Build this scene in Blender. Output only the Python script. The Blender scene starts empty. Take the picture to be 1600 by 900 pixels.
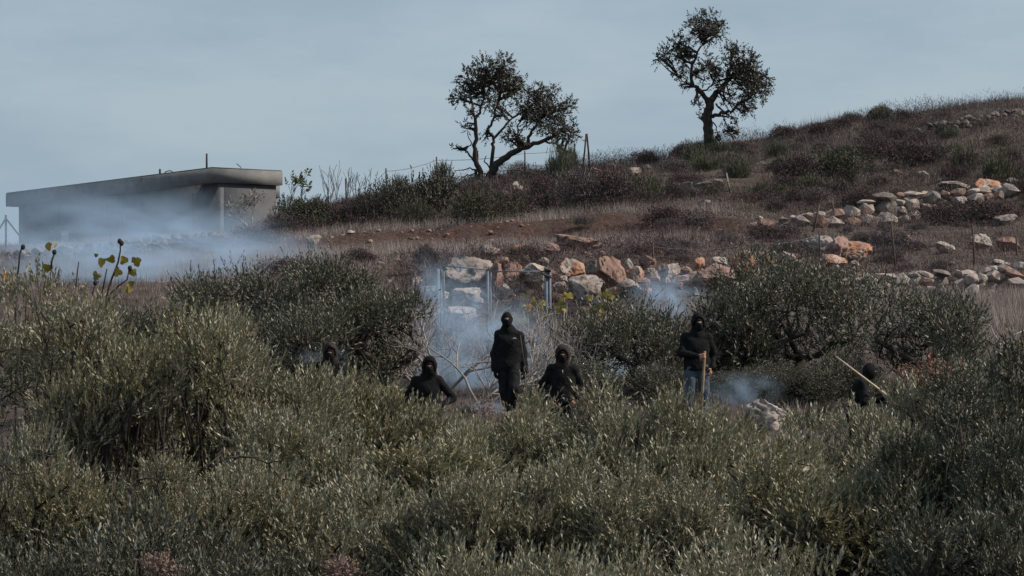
import bpy, bmesh, math, random
import numpy as np
from mathutils import Vector, Matrix

# ------------------------------------------------------------------ camera, sky, sun, exposure
SC = bpy.context.scene
COL = SC.collection
F = 5880.0          # focal length in photo pixels (1600 wide)
HZ = 700.0          # row of the eye level
CAM_Z = 0.0

cam = bpy.data.cameras.new('camera')
cam.sensor_width = 36.0
cam.lens = F * 36.0 / 1600.0
cam.shift_y = (HZ - 450.0) / 1600.0
cam.clip_start = 0.5
cam.clip_end = 6000.0
camo = bpy.data.objects.new('camera', cam)
camo.location = (0, 0, CAM_Z)
camo.rotation_euler = (math.radians(90), 0, 0)
COL.objects.link(camo)
SC.camera = camo

SUN_EL, SUN_AZ = math.radians(41), math.radians(96)     # azimuth clockwise from +Y (the view direction)
world = bpy.data.worlds.new('World')
SC.world = world
world.use_nodes = True
wn, wl = world.node_tree.nodes, world.node_tree.links
wn.clear()
w_out = wn.new('ShaderNodeOutputWorld')
w_bg = wn.new('ShaderNodeBackground')
w_bg.inputs['Strength'].default_value = 0.1
w_sky = wn.new('ShaderNodeTexSky')
w_sky.sky_type = 'NISHITA'
w_sky.sun_disc = False
w_sky.sun_elevation = SUN_EL
w_sky.sun_rotation = SUN_AZ
w_sky.air_density = 1.2
w_sky.dust_density = 2.0
w_tc = wn.new('ShaderNodeTexCoord')
w_map = wn.new('ShaderNodeMapping')
w_map.inputs['Scale'].default_value = (1.0, 1.0, 3.6)
w_map.inputs['Rotation'].default_value = (0.0, 0.16, 0.0)
w_no = wn.new('ShaderNodeTexNoise')
w_no.inputs['Scale'].default_value = 8.0
w_no.inputs['Detail'].default_value = 6.0
w_no.inputs['Roughness'].default_value = 0.6
w_rp = wn.new('ShaderNodeValToRGB')
w_rp.color_ramp.elements[0].position = 0.38
w_rp.color_ramp.elements[0].color = (3.30, 4.32, 5.20, 1)
w_rp.color_ramp.elements[1].position = 0.60
w_rp.color_ramp.elements[1].color = (4.12, 5.10, 5.92, 1)
w_mix = wn.new('ShaderNodeMix')
w_mix.data_type = 'RGBA'
w_mix.inputs['Factor'].default_value = 0.9
wl.new(w_tc.outputs['Generated'], w_map.inputs['Vector'])
wl.new(w_map.outputs['Vector'], w_no.inputs['Vector'])
wl.new(w_no.outputs['Fac'], w_rp.inputs['Fac'])
wl.new(w_sky.outputs['Color'], w_mix.inputs['A'])
wl.new(w_rp.outputs['Color'], w_mix.inputs['B'])
wl.new(w_mix.outputs['Result'], w_bg.inputs['Color'])
wl.new(w_bg.outputs['Background'], w_out.inputs['Surface'])

sun = bpy.data.lights.new('sun', 'SUN')
sun.energy = 5.0
sun.angle = math.radians(3)
sun.color = (1.0, 0.88, 0.74)
suno = bpy.data.objects.new('sun', sun)
COL.objects.link(suno)
sd = Vector((math.sin(SUN_AZ) * math.cos(SUN_EL), math.cos(SUN_AZ) * math.cos(SUN_EL), math.sin(SUN_EL)))
suno.rotation_euler = sd.to_track_quat('Z', 'Y').to_euler()

SC.view_settings.view_transform = 'Standard'
SC.view_settings.look = 'None'
SC.view_settings.exposure = 0.0
SC.view_settings.gamma = 1.0
SC.view_settings.use_curve_mapping = False
SC.render.engine = 'CYCLES'
SC.cycles.max_bounces = 6
SC.cycles.diffuse_bounces = 3
SC.cycles.transparent_max_bounces = 8
SC.cycles.volume_bounces = 1
SC.cycles.volume_step_rate = 1.0

# ------------------------------------------------------------------ helpers
def W(px, py, D):
    return Vector(((px - 800.0) / F * D, D, (HZ - py) / F * D + CAM_Z))

def tag(o, label=None, cat=None, group=None, kind=None):
    if label: o['label'] = label
    if cat: o['category'] = cat
    if group: o['group'] = group
    if kind: o['kind'] = kind
    return o

def empty(name, loc=(0, 0, 0), rz=0.0):
    o = bpy.data.objects.new(name, None)
    o.empty_display_size = 0.3
    o.location = loc
    o.rotation_euler = (0, 0, rz)
    COL.objects.link(o)
    return o

def link(name, me, parent=None, loc=None, rot=None, scale=None):
    o = bpy.data.objects.new(name, me)
    COL.objects.link(o)
    if parent is not None: o.parent = parent
    if loc is not None: o.location = loc
    if rot is not None: o.rotation_euler = rot
    if scale is not None: o.scale = scale
    return o

def mesh_np(name, V, faces, mat, smooth=False, mat_idx=None):
    """V (n,3); faces: an (m,k) int array or a list of such arrays"""
    me = bpy.data.meshes.new(name)
    if not isinstance(faces, (list, tuple)): faces = [faces]
    faces = [np.asarray(f, dtype=np.int32) for f in faces if len(f)]
    V = np.asarray(V, dtype=np.float32)
    me.vertices.add(len(V))
    me.vertices.foreach_set('co', V.ravel())
    idx = np.concatenate([f.ravel() for f in faces])
    tot = np.concatenate([np.full(len(f), f.shape[1], dtype=np.int32) for f in faces])
    st = np.concatenate([[0], np.cumsum(tot)[:-1]]).astype(np.int32)
    me.loops.add(len(idx))
    me.loops.foreach_set('vertex_index', idx)
    me.polygons.add(len(tot))
    me.polygons.foreach_set('loop_start', st)
    if smooth: me.polygons.foreach_set('use_smooth', np.ones(len(tot), dtype=bool))
    if mat_idx is not None: me.polygons.foreach_set('material_index', np.asarray(mat_idx, dtype=np.int32))
    me.update(calc_edges=True)
    for m in (mat if isinstance(mat, (list, tuple)) else [mat]):
        me.materials.append(m)
    return me

class MB:
    """collects simple solids and links them as one mesh"""
    def __init__(s): s.v, s.f, s.n = [], {}, 0
    def add(s, V, Fc):
        V = np.asarray(V, dtype=float); Fc = np.asarray(Fc, dtype=int)
        s.v.append(V); s.f.setdefault(Fc.shape[1], []).append(Fc + s.n); s.n += len(V)
    def box(s, c, size, rz=0.0):
        c = np.array(c, float); h = np.array(size, float) / 2
        P = np.array([[x, y, z] for x in (-1, 1) for y in (-1, 1) for z in (-1, 1)], float) * h
        if rz:
            ca, sa = math.cos(rz), math.sin(rz)
            P = np.c_[P[:, 0] * ca - P[:, 1] * sa, P[:, 0] * sa + P[:, 1] * ca, P[:, 2]]
        s.add(P + c, [[0, 1, 3, 2], [4, 6, 7, 5], [0, 4, 5, 1], [2, 3, 7, 6], [0, 2, 6, 4], [1, 5, 7, 3]])
    def tube(s, pts, radii, sides=6, cap=True):
        V, Q, T = tube_np(pts, radii, sides, cap)
        n0 = s.n
        s.add(V, Q)
        if len(T): s.f.setdefault(3, []).append(T + n0)
    def mesh(s, name, mat, smooth=False):
        return mesh_np(name, np.concatenate(s.v), [np.concatenate(a) for a in s.f.values()], mat, smooth)
    def build(s, name, mat, parent=None, smooth=False, loc=None):
        return link(name, s.mesh(name, mat, smooth), parent, loc)

def tube_np(pts, radii, sides=6, cap=True):
    P = np.asarray(pts, float); R = np.broadcast_to(np.asarray(radii, float), (len(P),))
    T = np.gradient(P, axis=0); T /= np.linalg.norm(T, axis=1)[:, None] + 1e-9
    ref = np.where(np.abs(T[:, 2:3]) < 0.9, [[0, 0, 1.0]], [[1.0, 0, 0]])
    A = np.cross(T, ref); A /= np.linalg.norm(A, axis=1)[:, None] + 1e-9
    B = np.cross(T, A)
    for i in range(1, len(P)):                                   # keep the frame from flipping
        if np.dot(A[i], A[i - 1]) < 0: A[i] = -A[i]; B[i] = -B[i]
    a = np.linspace(0, 2 * np.pi, sides, endpoint=False)
    V = P[:, None, :] + R[:, None, None] * (np.cos(a)[None, :, None] * A[:, None, :] + np.sin(a)[None, :, None] * B[:, None, :])
    V = V.reshape(-1, 3)
    i = np.arange(len(P) - 1)[:, None] * sides; j = np.arange(sides)[None, :]; k = (j + 1) % sides
    Q = np.stack([i + j, i + k, i + sides + k, i + sides + j], -1).reshape(-1, 4)
    T3 = np.zeros((0, 3), int)
    if cap:
        V = np.concatenate([V, P[:1], P[-1:]]); n = len(V)
        j = np.arange(sides); k = (j + 1) % sides; o = (len(P) - 1) * sides
        T3 = np.concatenate([np.stack([k, j, np.full(sides, n - 2)], -1), np.stack([o + j, o + k, np.full(sides, n - 1)], -1)])
    return V, Q, T3

def _hash(i, j, k, seed):
    h = (i * 374761393 + j * 668265263 + k * 2147483647 + seed * 974711) & 0xFFFFFFFF
    h = ((h ^ (h >> 13)) * 1274126177) & 0xFFFFFFFF
    h = (h ^ (h >> 16)) & 0xFFFFFFFF
    return h / 4294967295.0

def vnoise(P, seed=0):
    P = np.asarray(P, float); i0 = np.floor(P).astype(np.int64); f = P - i0; u = f * f * (3 - 2 * f)
    r = 0
    for dx in (0, 1):
        for dy in (0, 1):
            for dz in (0, 1):
                w = (u[:, 0] if dx else 1 - u[:, 0]) * (u[:, 1] if dy else 1 - u[:, 1]) * (u[:, 2] if dz else 1 - u[:, 2])
                r = r + w * _hash(i0[:, 0] + dx, i0[:, 1] + dy, i0[:, 2] + dz, seed)
    return r * 2 - 1

def fbm(P, seed=0, oct=3):
    P = np.asarray(P, float); r = 0; a = 1.0
    for o in range(oct):
        r = r + a * vnoise(P * 2 ** o, seed + o * 17); a *= 0.5
    return r

def unit(v): return v / (np.linalg.norm(v, axis=-1, keepdims=True) + 1e-9)

# ------------------------------------------------------------------ materials
MATS = {}
def material(name, c1, c2=None, rough=0.85, scale=5.0, bump=0.0, bump_scale=None, coord='Object', spec=0.3, detail=5.0,
             c3=None, scale3=1.5, th3=(0.5, 0.62), island=None, metallic=0.0, per_object=0.0):
    m = bpy.data.materials.new(name); m.use_nodes = True
    n, l = m.node_tree.nodes, m.node_tree.links
    b = n['Principled BSDF']
    b.inputs['Roughness'].default_value = rough
    b.inputs['Specular IOR Level'].default_value = spec
    b.inputs['Metallic'].default_value = metallic
    tc = n.new('ShaderNodeTexCoord')
    vec = n.new('ShaderNodeNewGeometry').outputs['Position'] if coord == 'Position' else tc.outputs[coord]
    if per_object:
        oi = n.new('ShaderNodeObjectInfo'); va = n.new('ShaderNodeVectorMath'); va.operation = 'ADD'
        mu = n.new('ShaderNodeMath'); mu.operation = 'MULTIPLY'; mu.inputs[1].default_value = 53.0
        l.new(oi.outputs['Random'], mu.inputs[0]); l.new(vec, va.inputs[0]); l.new(mu.outputs[0], va.inputs[1]); vec = va.outputs[0]
    no = n.new('ShaderNodeTexNoise'); no.inputs['Scale'].default_value = scale; no.inputs['Detail'].default_value = detail
    no.inputs['Roughness'].default_value = 0.62
    l.new(vec, no.inputs['Vector'])
    rp = n.new('ShaderNodeValToRGB')
    rp.color_ramp.elements[0].position = 0.33; rp.color_ramp.elements[1].position = 0.67
    rp.color_ramp.elements[0].color = (*c1, 1); rp.color_ramp.elements[1].color = (*(c2 or c1), 1)
    l.new(no.outputs['Fac'], rp.inputs['Fac'])
    col = rp.outputs['Color']
    if c3:
        n3 = n.new('ShaderNodeTexNoise'); n3.inputs['Scale'].default_value = scale3; n3.inputs['Detail'].default_value = 4.0
        l.new(vec, n3.inputs['Vector'])
        r3 = n.new('ShaderNodeMapRange'); r3.inputs['From Min'].default_value = th3[0]; r3.inputs['From Max'].default_value = th3[1]
        l.new(n3.outputs['Fac'], r3.inputs['Value'])
        mx = n.new('ShaderNodeMix'); mx.data_type = 'RGBA'
        l.new(r3.outputs['Result'], mx.inputs['Factor']); l.new(col, mx.inputs['A']); mx.inputs['B'].default_value = (*c3, 1)
        col = mx.outputs['Result']
    if island:
        g = n.new('ShaderNodeNewGeometry')
        r4 = n.new('ShaderNodeMapRange'); r4.inputs['To Min'].default_value = 1 - island; r4.inputs['To Max'].default_value = 1 + island
        l.new(g.outputs['Random Per Island'], r4.inputs['Value'])
        mm = n.new('ShaderNodeMix'); mm.data_type = 'RGBA'; mm.blend_type = 'MULTIPLY'; mm.inputs['Factor'].default_value = 1.0
        l.new(col, mm.inputs['A']); l.new(r4.outputs['Result'], mm.inputs['B']); col = mm.outputs['Result']
    l.new(col, b.inputs['Base Color'])
    if bump:
        nb = n.new('ShaderNodeTexNoise'); nb.inputs['Scale'].default_value = bump_scale or scale * 3; nb.inputs['Detail'].default_value = 6
        l.new(vec, nb.inputs['Vector'])
        bp = n.new('ShaderNodeBump'); bp.inputs['Strength'].default_value = bump; bp.inputs['Distance'].default_value = 0.05
        l.new(nb.outputs['Fac'], bp.inputs['Height']); l.new(bp.outputs['Normal'], b.inputs['Normal'])
    MATS[name] = m
    return m

def leaf_material(name, stops, under=None, rough=0.5, spec=0.4, transl=0.15, patch=None, patch_scale=1.3):
    """per-leaf colour from a ramp over Random Per Island, a paler leaf underside, slow colour change through the crown"""
    m = bpy.data.materials.new(name); m.use_nodes = True
    n, l = m.node_tree.nodes, m.node_tree.links
    b = n['Principled BSDF']
    b.inputs['Roughness'].default_value = rough; b.inputs['Specular IOR Level'].default_value = spec
    g = n.new('ShaderNodeNewGeometry')
    rp = n.new('ShaderNodeValToRGB')
    cr = rp.color_ramp
    while len(cr.elements) < len(stops): cr.elements.new(0.5)
    for e, (p, c) in zip(cr.elements, stops): e.position = p; e.color = (*c, 1)
    l.new(g.outputs['Random Per Island'], rp.inputs['Fac'])
    col = rp.outputs['Color']
    if patch:
        tc = n.new('ShaderNodeTexCoord'); no = n.new('ShaderNodeTexNoise'); no.inputs['Scale'].default_value = patch_scale
        no.inputs['Detail'].default_value = 3
        l.new(tc.outputs['Object'], no.inputs['Vector'])
        mr = n.new('ShaderNodeMapRange'); mr.inputs['From Min'].default_value = 0.42; mr.inputs['From Max'].default_value = 0.66
        mr.inputs['To Max'].default_value = 0.75
        l.new(no.outputs['Fac'], mr.inputs['Value'])
        mx = n.new('ShaderNodeMix'); mx.data_type = 'RGBA'
        l.new(mr.outputs['Result'], mx.inputs['Factor']); l.new(col, mx.inputs['A']); mx.inputs['B'].default_value = (*patch, 1)
        col = mx.outputs['Result']
    if under:
        mx = n.new('ShaderNodeMix'); mx.data_type = 'RGBA'
        l.new(g.outputs['Backfacing'], mx.inputs['Factor']); l.new(col, mx.inputs['A']); mx.inputs['B'].default_value = (*under, 1)
        col = mx.outputs['Result']
    l.new(col, b.inputs['Base Color'])
    if transl:
        out = n['Material Output']; t = n.new('ShaderNodeBsdfTranslucent'); ms = n.new('ShaderNodeMixShader')
        ms.inputs['Fac'].default_value = transl
        l.new(col, t.inputs['Color']); l.new(b.outputs['BSDF'], ms.inputs[1]); l.new(t.outputs['BSDF'], ms.inputs[2])
        l.new(ms.outputs['Shader'], out.inputs['Surface'])
    MATS[name] = m
    return m

M = {}
M['olive_leaf'] = leaf_material('olive_leaf', [(0.0, (0.058, 0.058, 0.028)), (0.5, (0.110, 0.107, 0.055)), (0.85, (0.175, 0.167, 0.102)), (1.0, (0.28, 0.24, 0.15))],
                                under=(0.29, 0.28, 0.215), rough=0.46, spec=0.55, transl=0.12, patch=(0.16, 0.135, 0.06))
M['olive_leaf_warm'] = leaf_material('olive_leaf_warm', [(0.0, (0.062, 0.060, 0.025)), (0.5, (0.118, 0.110, 0.048)), (0.85, (0.182, 0.168, 0.088)), (1.0, (0.28, 0.23, 0.135))],
                                under=(0.290, 0.276, 0.198), rough=0.47, spec=0.5, transl=0.13, patch=(0.168, 0.142, 0.060))
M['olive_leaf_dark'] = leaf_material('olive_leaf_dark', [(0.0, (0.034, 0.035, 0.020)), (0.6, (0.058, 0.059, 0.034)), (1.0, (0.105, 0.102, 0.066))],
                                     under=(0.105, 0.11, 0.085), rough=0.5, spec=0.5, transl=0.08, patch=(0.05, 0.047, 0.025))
M['bark'] = material('bark', (0.030, 0.024, 0.020), (0.062, 0.052, 0.045), rough=0.95, scale=9, bump=0.6)
M['pale_bark'] = material('pale_bark', (0.20, 0.18, 0.175), (0.33, 0.305, 0.295), rough=0.9, scale=6, bump=0.3)
M['dead_wood'] = material('dead_wood', (0.12, 0.105, 0.095), (0.24, 0.215, 0.195), rough=0.9, scale=7, bump=0.4)
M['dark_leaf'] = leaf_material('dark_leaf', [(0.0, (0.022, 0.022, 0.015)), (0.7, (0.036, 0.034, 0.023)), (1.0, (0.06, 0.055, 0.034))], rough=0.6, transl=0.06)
M['fig_leaf'] = leaf_material('fig_leaf', [(0.0, (0.20, 0.16, 0.025)), (0.5, (0.26, 0.19, 0.03)), (0.8, (0.17, 0.15, 0.03)), (1.0, (0.33, 0.15, 0.03))], rough=0.55, transl=0.3)
M['fig_green_leaf'] = leaf_material('fig_green_leaf', [(0.0, (0.11, 0.115, 0.035)), (0.6, (0.15, 0.135, 0.04)), (1.0, (0.24, 0.18, 0.04))], rough=0.55, transl=0.3)
M['orange_leaf'] = leaf_material('orange_leaf', [(0.0, (0.45, 0.19, 0.03)), (1.0, (0.40, 0.15, 0.03))], rough=0.55, transl=0.3)
M['green_leaf'] = leaf_material('green_leaf', [(0.0, (0.05, 0.06, 0.022)), (0.6, (0.085, 0.095, 0.03)), (1.0, (0.14, 0.13, 0.04))], rough=0.5, transl=0.2)
M['thorn'] = leaf_material('thorn', [(0.0, (0.0353, 0.0268, 0.0258)), (0.6, (0.0647, 0.0484, 0.0482)), (1.0, (0.1470, 0.1112, 0.1098))], rough=0.9, spec=0.1, transl=0.0)
M['thorn_grey'] = leaf_material('thorn_grey', [(0.0, (0.0600, 0.0488, 0.0499)), (0.6, (0.1020, 0.0848, 0.0870)), (1.0, (0.2000, 0.1717, 0.1740))], rough=0.9, spec=0.1, transl=0.0)
M['scrub_green'] = leaf_material('scrub_green', [(0.0, (0.030, 0.032, 0.021)), (0.6, (0.050, 0.052, 0.034)), (1.0, (0.10, 0.095, 0.07))], rough=0.7, spec=0.2, transl=0.05)
M['broom'] = leaf_material('broom', [(0.0, (0.045, 0.050, 0.033)), (0.6, (0.075, 0.080, 0.053)), (1.0, (0.14, 0.135, 0.10))], rough=0.7, spec=0.2, transl=0.05)
M['straw'] = leaf_material('straw', [(0.0, (0.1007, 0.0704, 0.0673)), (0.45, (0.1749, 0.1298, 0.1251)), (0.8, (0.2650, 0.2090, 0.2030)), (1.0, (0.3922, 0.3300, 0.3127))], rough=0.8, spec=0.15, transl=0.12)
M['pale_straw'] = leaf_material('pale_straw', [(0.0, (0.1575, 0.1242, 0.1140)), (0.45, (0.2625, 0.2160, 0.2052)), (0.8, (0.3570, 0.3024, 0.2850)), (1.0, (0.4725, 0.4212, 0.3876))], rough=0.8, spec=0.15, transl=0.15)
M['russet_leaf'] = leaf_material('russet_leaf', [(0.0, (0.14, 0.06, 0.045)), (0.6, (0.2, 0.095, 0.07)), (1.0, (0.30, 0.18, 0.13))], rough=0.7, transl=0.15)
M['pink_seed'] = leaf_material('pink_seed', [(0.0, (0.15, 0.10, 0.085)), (0.6, (0.21, 0.145, 0.125)), (1.0, (0.28, 0.20, 0.175))], rough=0.85, spec=0.1, transl=0.15)
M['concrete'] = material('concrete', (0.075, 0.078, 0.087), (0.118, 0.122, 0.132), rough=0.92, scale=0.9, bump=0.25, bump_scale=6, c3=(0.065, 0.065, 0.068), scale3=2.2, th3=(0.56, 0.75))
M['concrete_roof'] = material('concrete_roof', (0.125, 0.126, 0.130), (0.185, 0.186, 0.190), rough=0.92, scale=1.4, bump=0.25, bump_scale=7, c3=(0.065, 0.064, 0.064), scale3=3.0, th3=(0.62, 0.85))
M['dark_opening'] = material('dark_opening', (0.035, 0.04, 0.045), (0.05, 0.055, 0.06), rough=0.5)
M['door_paint'] = material('door_paint', (0.055, 0.07, 0.085), (0.08, 0.095, 0.11), rough=0.6, scale=3)
M['white_metal'] = material('white_metal', (0.55, 0.55, 0.53), (0.66, 0.66, 0.64), rough=0.5)
M['rust'] = material('rust', (0.045, 0.035, 0.03), (0.09, 0.06, 0.05), rough=0.85, scale=12, bump=0.2)
M['wire'] = material('wire', (0.10, 0.10, 0.10), (0.14, 0.135, 0.13), rough=0.6)
M['galvanised'] = material('galvanised', (0.085, 0.105, 0.135), (0.135, 0.16, 0.20), rough=0.65, scale=6, metallic=0.0)
M['rock_grey'] = material('rock_grey', (0.17, 0.140, 0.128), (0.34, 0.29, 0.268), scale=3.2, bump=1.0, bump_scale=6, c3=(0.085, 0.068, 0.062), scale3=3.6, th3=(0.5, 0.66), coord='Position')
M['rock_pale'] = material('rock_pale', (0.26, 0.222, 0.205), (0.45, 0.395, 0.37), scale=3.2, bump=1.0, bump_scale=6, c3=(0.145, 0.11, 0.097), scale3=3.2, th3=(0.5, 0.68), coord='Position')
M['rock_pink'] = material('rock_pink', (0.17, 0.105, 0.087), (0.32, 0.215, 0.185), scale=3.4, bump=1.0, bump_scale=6, c3=(0.11, 0.066, 0.054), scale3=3.4, th3=(0.5, 0.66), coord='Position')
M['rock_orange'] = material('rock_orange', (0.24, 0.105, 0.062), (0.37, 0.205, 0.135), scale=3.2, bump=1.0, bump_scale=6, c3=(0.33, 0.265, 0.235), scale3=2.0, th3=(0.47, 0.58), coord='Position')
M['wall_stone'] = material('wall_stone', (0.165, 0.136, 0.125), (0.34, 0.29, 0.268), scale=3.0, bump=1.0, bump_scale=7, c3=(0.20, 0.125, 0.10), scale3=1.6, th3=(0.54, 0.66), coord='Position')
M['wall_stone_dull'] = material('wall_stone_dull', (0.115, 0.096, 0.089), (0.22, 0.188, 0.175), scale=3.0, bump=1.0, bump_scale=7, c3=(0.07, 0.057, 0.052), scale3=2.2, th3=(0.5, 0.66), coord='Position')

ORD = [''] + [', %s nearest' % w for w in ('second', 'third', 'fourth', 'fifth', 'sixth', 'seventh', 'eighth', 'ninth', 'tenth', 'eleventh', 'twelfth', 'thirteenth', 'fourteenth')]
def label_by_landmark(items, marks):
    """items: (object, description, px, py); marks: (name, px, py): says which side of its nearest landmark a repeat stands on"""
    buckets = {}
    for o, desc, px, py in items:
        nm, mx, my = min(marks, key=lambda m_: math.hypot(px - m_[1], 1.6 * (py - m_[2])))
        dx, dy = px - mx, 1.6 * (py - my)
        side = 'right of' if dx > abs(dy) * 1.2 else 'left of' if -dx > abs(dy) * 1.2 else 'above' if dy < 0 else 'below'
        buckets.setdefault((desc, side, nm), []).append((math.hypot(dx, dy), o))
    for (desc, side, nm), lst in buckets.items():
        lst.sort(key=lambda a: a[0])
        for i, (_, o) in enumerate(lst):
            tail = ORD[min(i, 14)] if i else (', nearest of them' if len(lst) > 1 else '')
            o['label'] = f'{desc} {side} {nm}{tail}'
# ------------------------------------------------------------------ terrain: one sheet, a terraced hillside over a shallow valley
CP = np.array([-300, 0, 250, 350, 450, 650, 800, 1000, 1150, 1350, 1600, 1900], float)
FAR = {
    80.0:  [500, 500, 498, 495, 492, 488, 485, 480, 478, 482, 490, 490],
    84.0:  [478, 478, 475, 472, 468, 462, 455, 450, 448, 462, 472, 472],
    88.0:  [465, 465, 462, 458, 452, 438, 422, 416, 418, 450, 460, 460],
    96.0:  [452, 450, 445, 440, 432, 419, 408, 402, 408, 446, 450, 450],
    98.0:  [449, 447, 442, 436, 428, 415, 404, 400, 405, 430, 428, 426],
    108.0: [437, 435, 428, 420, 412, 402, 394, 386, 388, 402, 400, 396],
    118.0: [424, 420, 412, 404, 398, 392, 388, 376, 372, 380, 376, 371],
    123.0: [416, 412, 405, 398, 392, 389, 385, 370, 362, 367, 362, 355],
    125.5: [412, 408, 402, 394, 380, 363, 352, 338, 343, 358, 354, 347],
    133.0: [405, 402, 394, 384, 366, 352, 342, 328, 326, 350, 336, 330],
    135.5: [403, 400, 392, 381, 362, 348, 337, 322, 320, 320, 298, 290],
    150.0: [397, 396, 380, 372, 354, 330, 308, 295, 285, 276, 243, 230],
    157.0: [394, 394, 376, 368, 348, 321, 297, 281, 263, 246, 216, 200],
    160.0: [392, 391, 370, 363, 346, 318, 293, 275, 256, 233, 196, 180],
    172.0: [387, 383, 366, 362, 338, 307, 279, 252, 223, 184, 154, 130],
}
NEARZ = [(-60, -1.6), (0, -1.7), (12, -2.2), (30, -2.4), (42, -1.9), (50, -1.0), (55, -0.34), (58, 0.0), (60, 0.41), (64, 0.79), (68, 1.28), (72, 1.86)]
rowsD = [d for d, _ in NEARZ] + list(FAR)
rowsZ = [[z] * len(CP) for _, z in NEARZ] + [[(HZ - p) / F * d for p in FAR[d]] for d in FAR]
z172 = np.array(rowsZ[-1])
z186 = np.array([9.8, 9.8, 9.8, 9.8, 9.9] + list(z172[5:] - 0.1))
for d, zz in ((186.0, z186), (205.0, z186 - 0.2), (260.0, z186 - 3.0), (420.0, z186 - 16), (900.0, z186 - 30), (6000.0, z186 * 0 - 60)):
    rowsD.append(d); rowsZ.append(list(zz))
rowsD = np.array(rowsD, float); rowsZ = np.array(rowsZ, float)

def terrain_base(x, y):
    x = np.asarray(x, float); y = np.asarray(y, float)
    px = 800 + x * F / np.maximum(y, 55.0)
    px = np.clip(px, CP[0], CP[-1] - 1e-3)
    i = np.clip(np.searchsorted(rowsD, y, side='right') - 1, 0, len(rowsD) - 2)
    t = np.clip((y - rowsD[i]) / (rowsD[i + 1] - rowsD[i]), 0, 1)
    j = np.clip(np.searchsorted(CP, px, side='right') - 1, 0, len(CP) - 2)
    s = (px - CP[j]) / (CP[j + 1] - CP[j]); s = s * s * (3 - 2 * s)
    a = rowsZ[i, j] * (1 - s) + rowsZ[i, j + 1] * s
    b = rowsZ[i + 1, j] * (1 - s) + rowsZ[i + 1, j + 1] * s
    return a * (1 - t) + b * t

def terrain(x, y):
    x = np.atleast_1d(np.asarray(x, float)); y = np.atleast_1d(np.asarray(y, float))
    z = terrain_base(x, y)
    P = np.stack([x, y, np.zeros_like(x)], -1)
    amp = np.clip((y - 52) / 30, 0.15, 1.0)
    bk = np.clip(np.exp(-((y - 124.3) / 2.0) ** 2) + .7 * np.exp(-((y - 91) / 5.0) ** 2), 0, 1) * (np.abs(x + 1) < 12)
    return z + amp * (0.10 * fbm(P * 0.35, 3, 3) + 0.05 * fbm(P * 1.6, 9, 2) + bk * (0.16 * fbm(P * [.9, .6, 0], 31, 2) + 0.09 * fbm(P * 2.3, 33, 2)))

def tz(x, y): return float(terrain([x], [y])[0])

_Ds = np.arange(54.0, 186.0, 0.25)
def gh(px, py):
    """the point of the hillside seen at a photo pixel"""
    z = terrain((px - 800.0) / F * _Ds, _Ds)
    rows = HZ - z * F / _Ds
    ok = np.nonzero(rows <= py)[0]
    D = _Ds[ok[0]] if len(ok) else 172.0
    x = (px - 800.0) / F * D
    return Vector((x, D, tz(x, D)))

BANK_CP = [[123.0, 125.5]]
def bank_mask(x, y):
    px = 800 + x * F / np.maximum(y, 55)
    m = 1.5 * np.exp(-((y - 124.3) / 2.4) ** 2) * np.clip((px - 440) / 60, 0, 1) * np.clip((1190 - px) / 80, 0, 1)
    m2 = 0.75 * np.exp(-((y - 90) / 5.0) ** 2) * np.clip((px - 560) / 160, 0, 1) * np.clip((1230 - px) / 80, 0, 1)
    m3 = 0.5 * np.exp(-((px - 1150) / 70) ** 2 - ((y - 148) / 5) ** 2)
    return np.clip(m + m2 + m3, 0, 1)

def axis(tails_lo, a, b, step, tails_hi):
    return np.concatenate([tails_lo, np.arange(a, b, step), tails_hi])
xs = axis([-3000, -900, -300, -120, -60, -42], -34, 34, 0.24, [34, 42, 60, 120, 300, 900, 3000])
ys = np.concatenate([[-3000, -600, -100, -20, 0, 10, 18, 26, 34, 40, 44, 48], np.arange(51, 90, 0.4), np.arange(90, 190, 0.5), [190, 196, 205, 230, 260, 340, 420, 650, 900, 2000, 4000]])
X, Y = np.meshgrid(xs, ys)
Z = terrain(X.ravel(), Y.ravel())
nx, ny = len(xs), len(ys)
ii = (np.arange(ny - 1)[:, None] * nx + np.arange(nx - 1)[None, :]).ravel()
quads = np.stack([ii, ii + 1, ii + nx + 1, ii + nx], -1)

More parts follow.
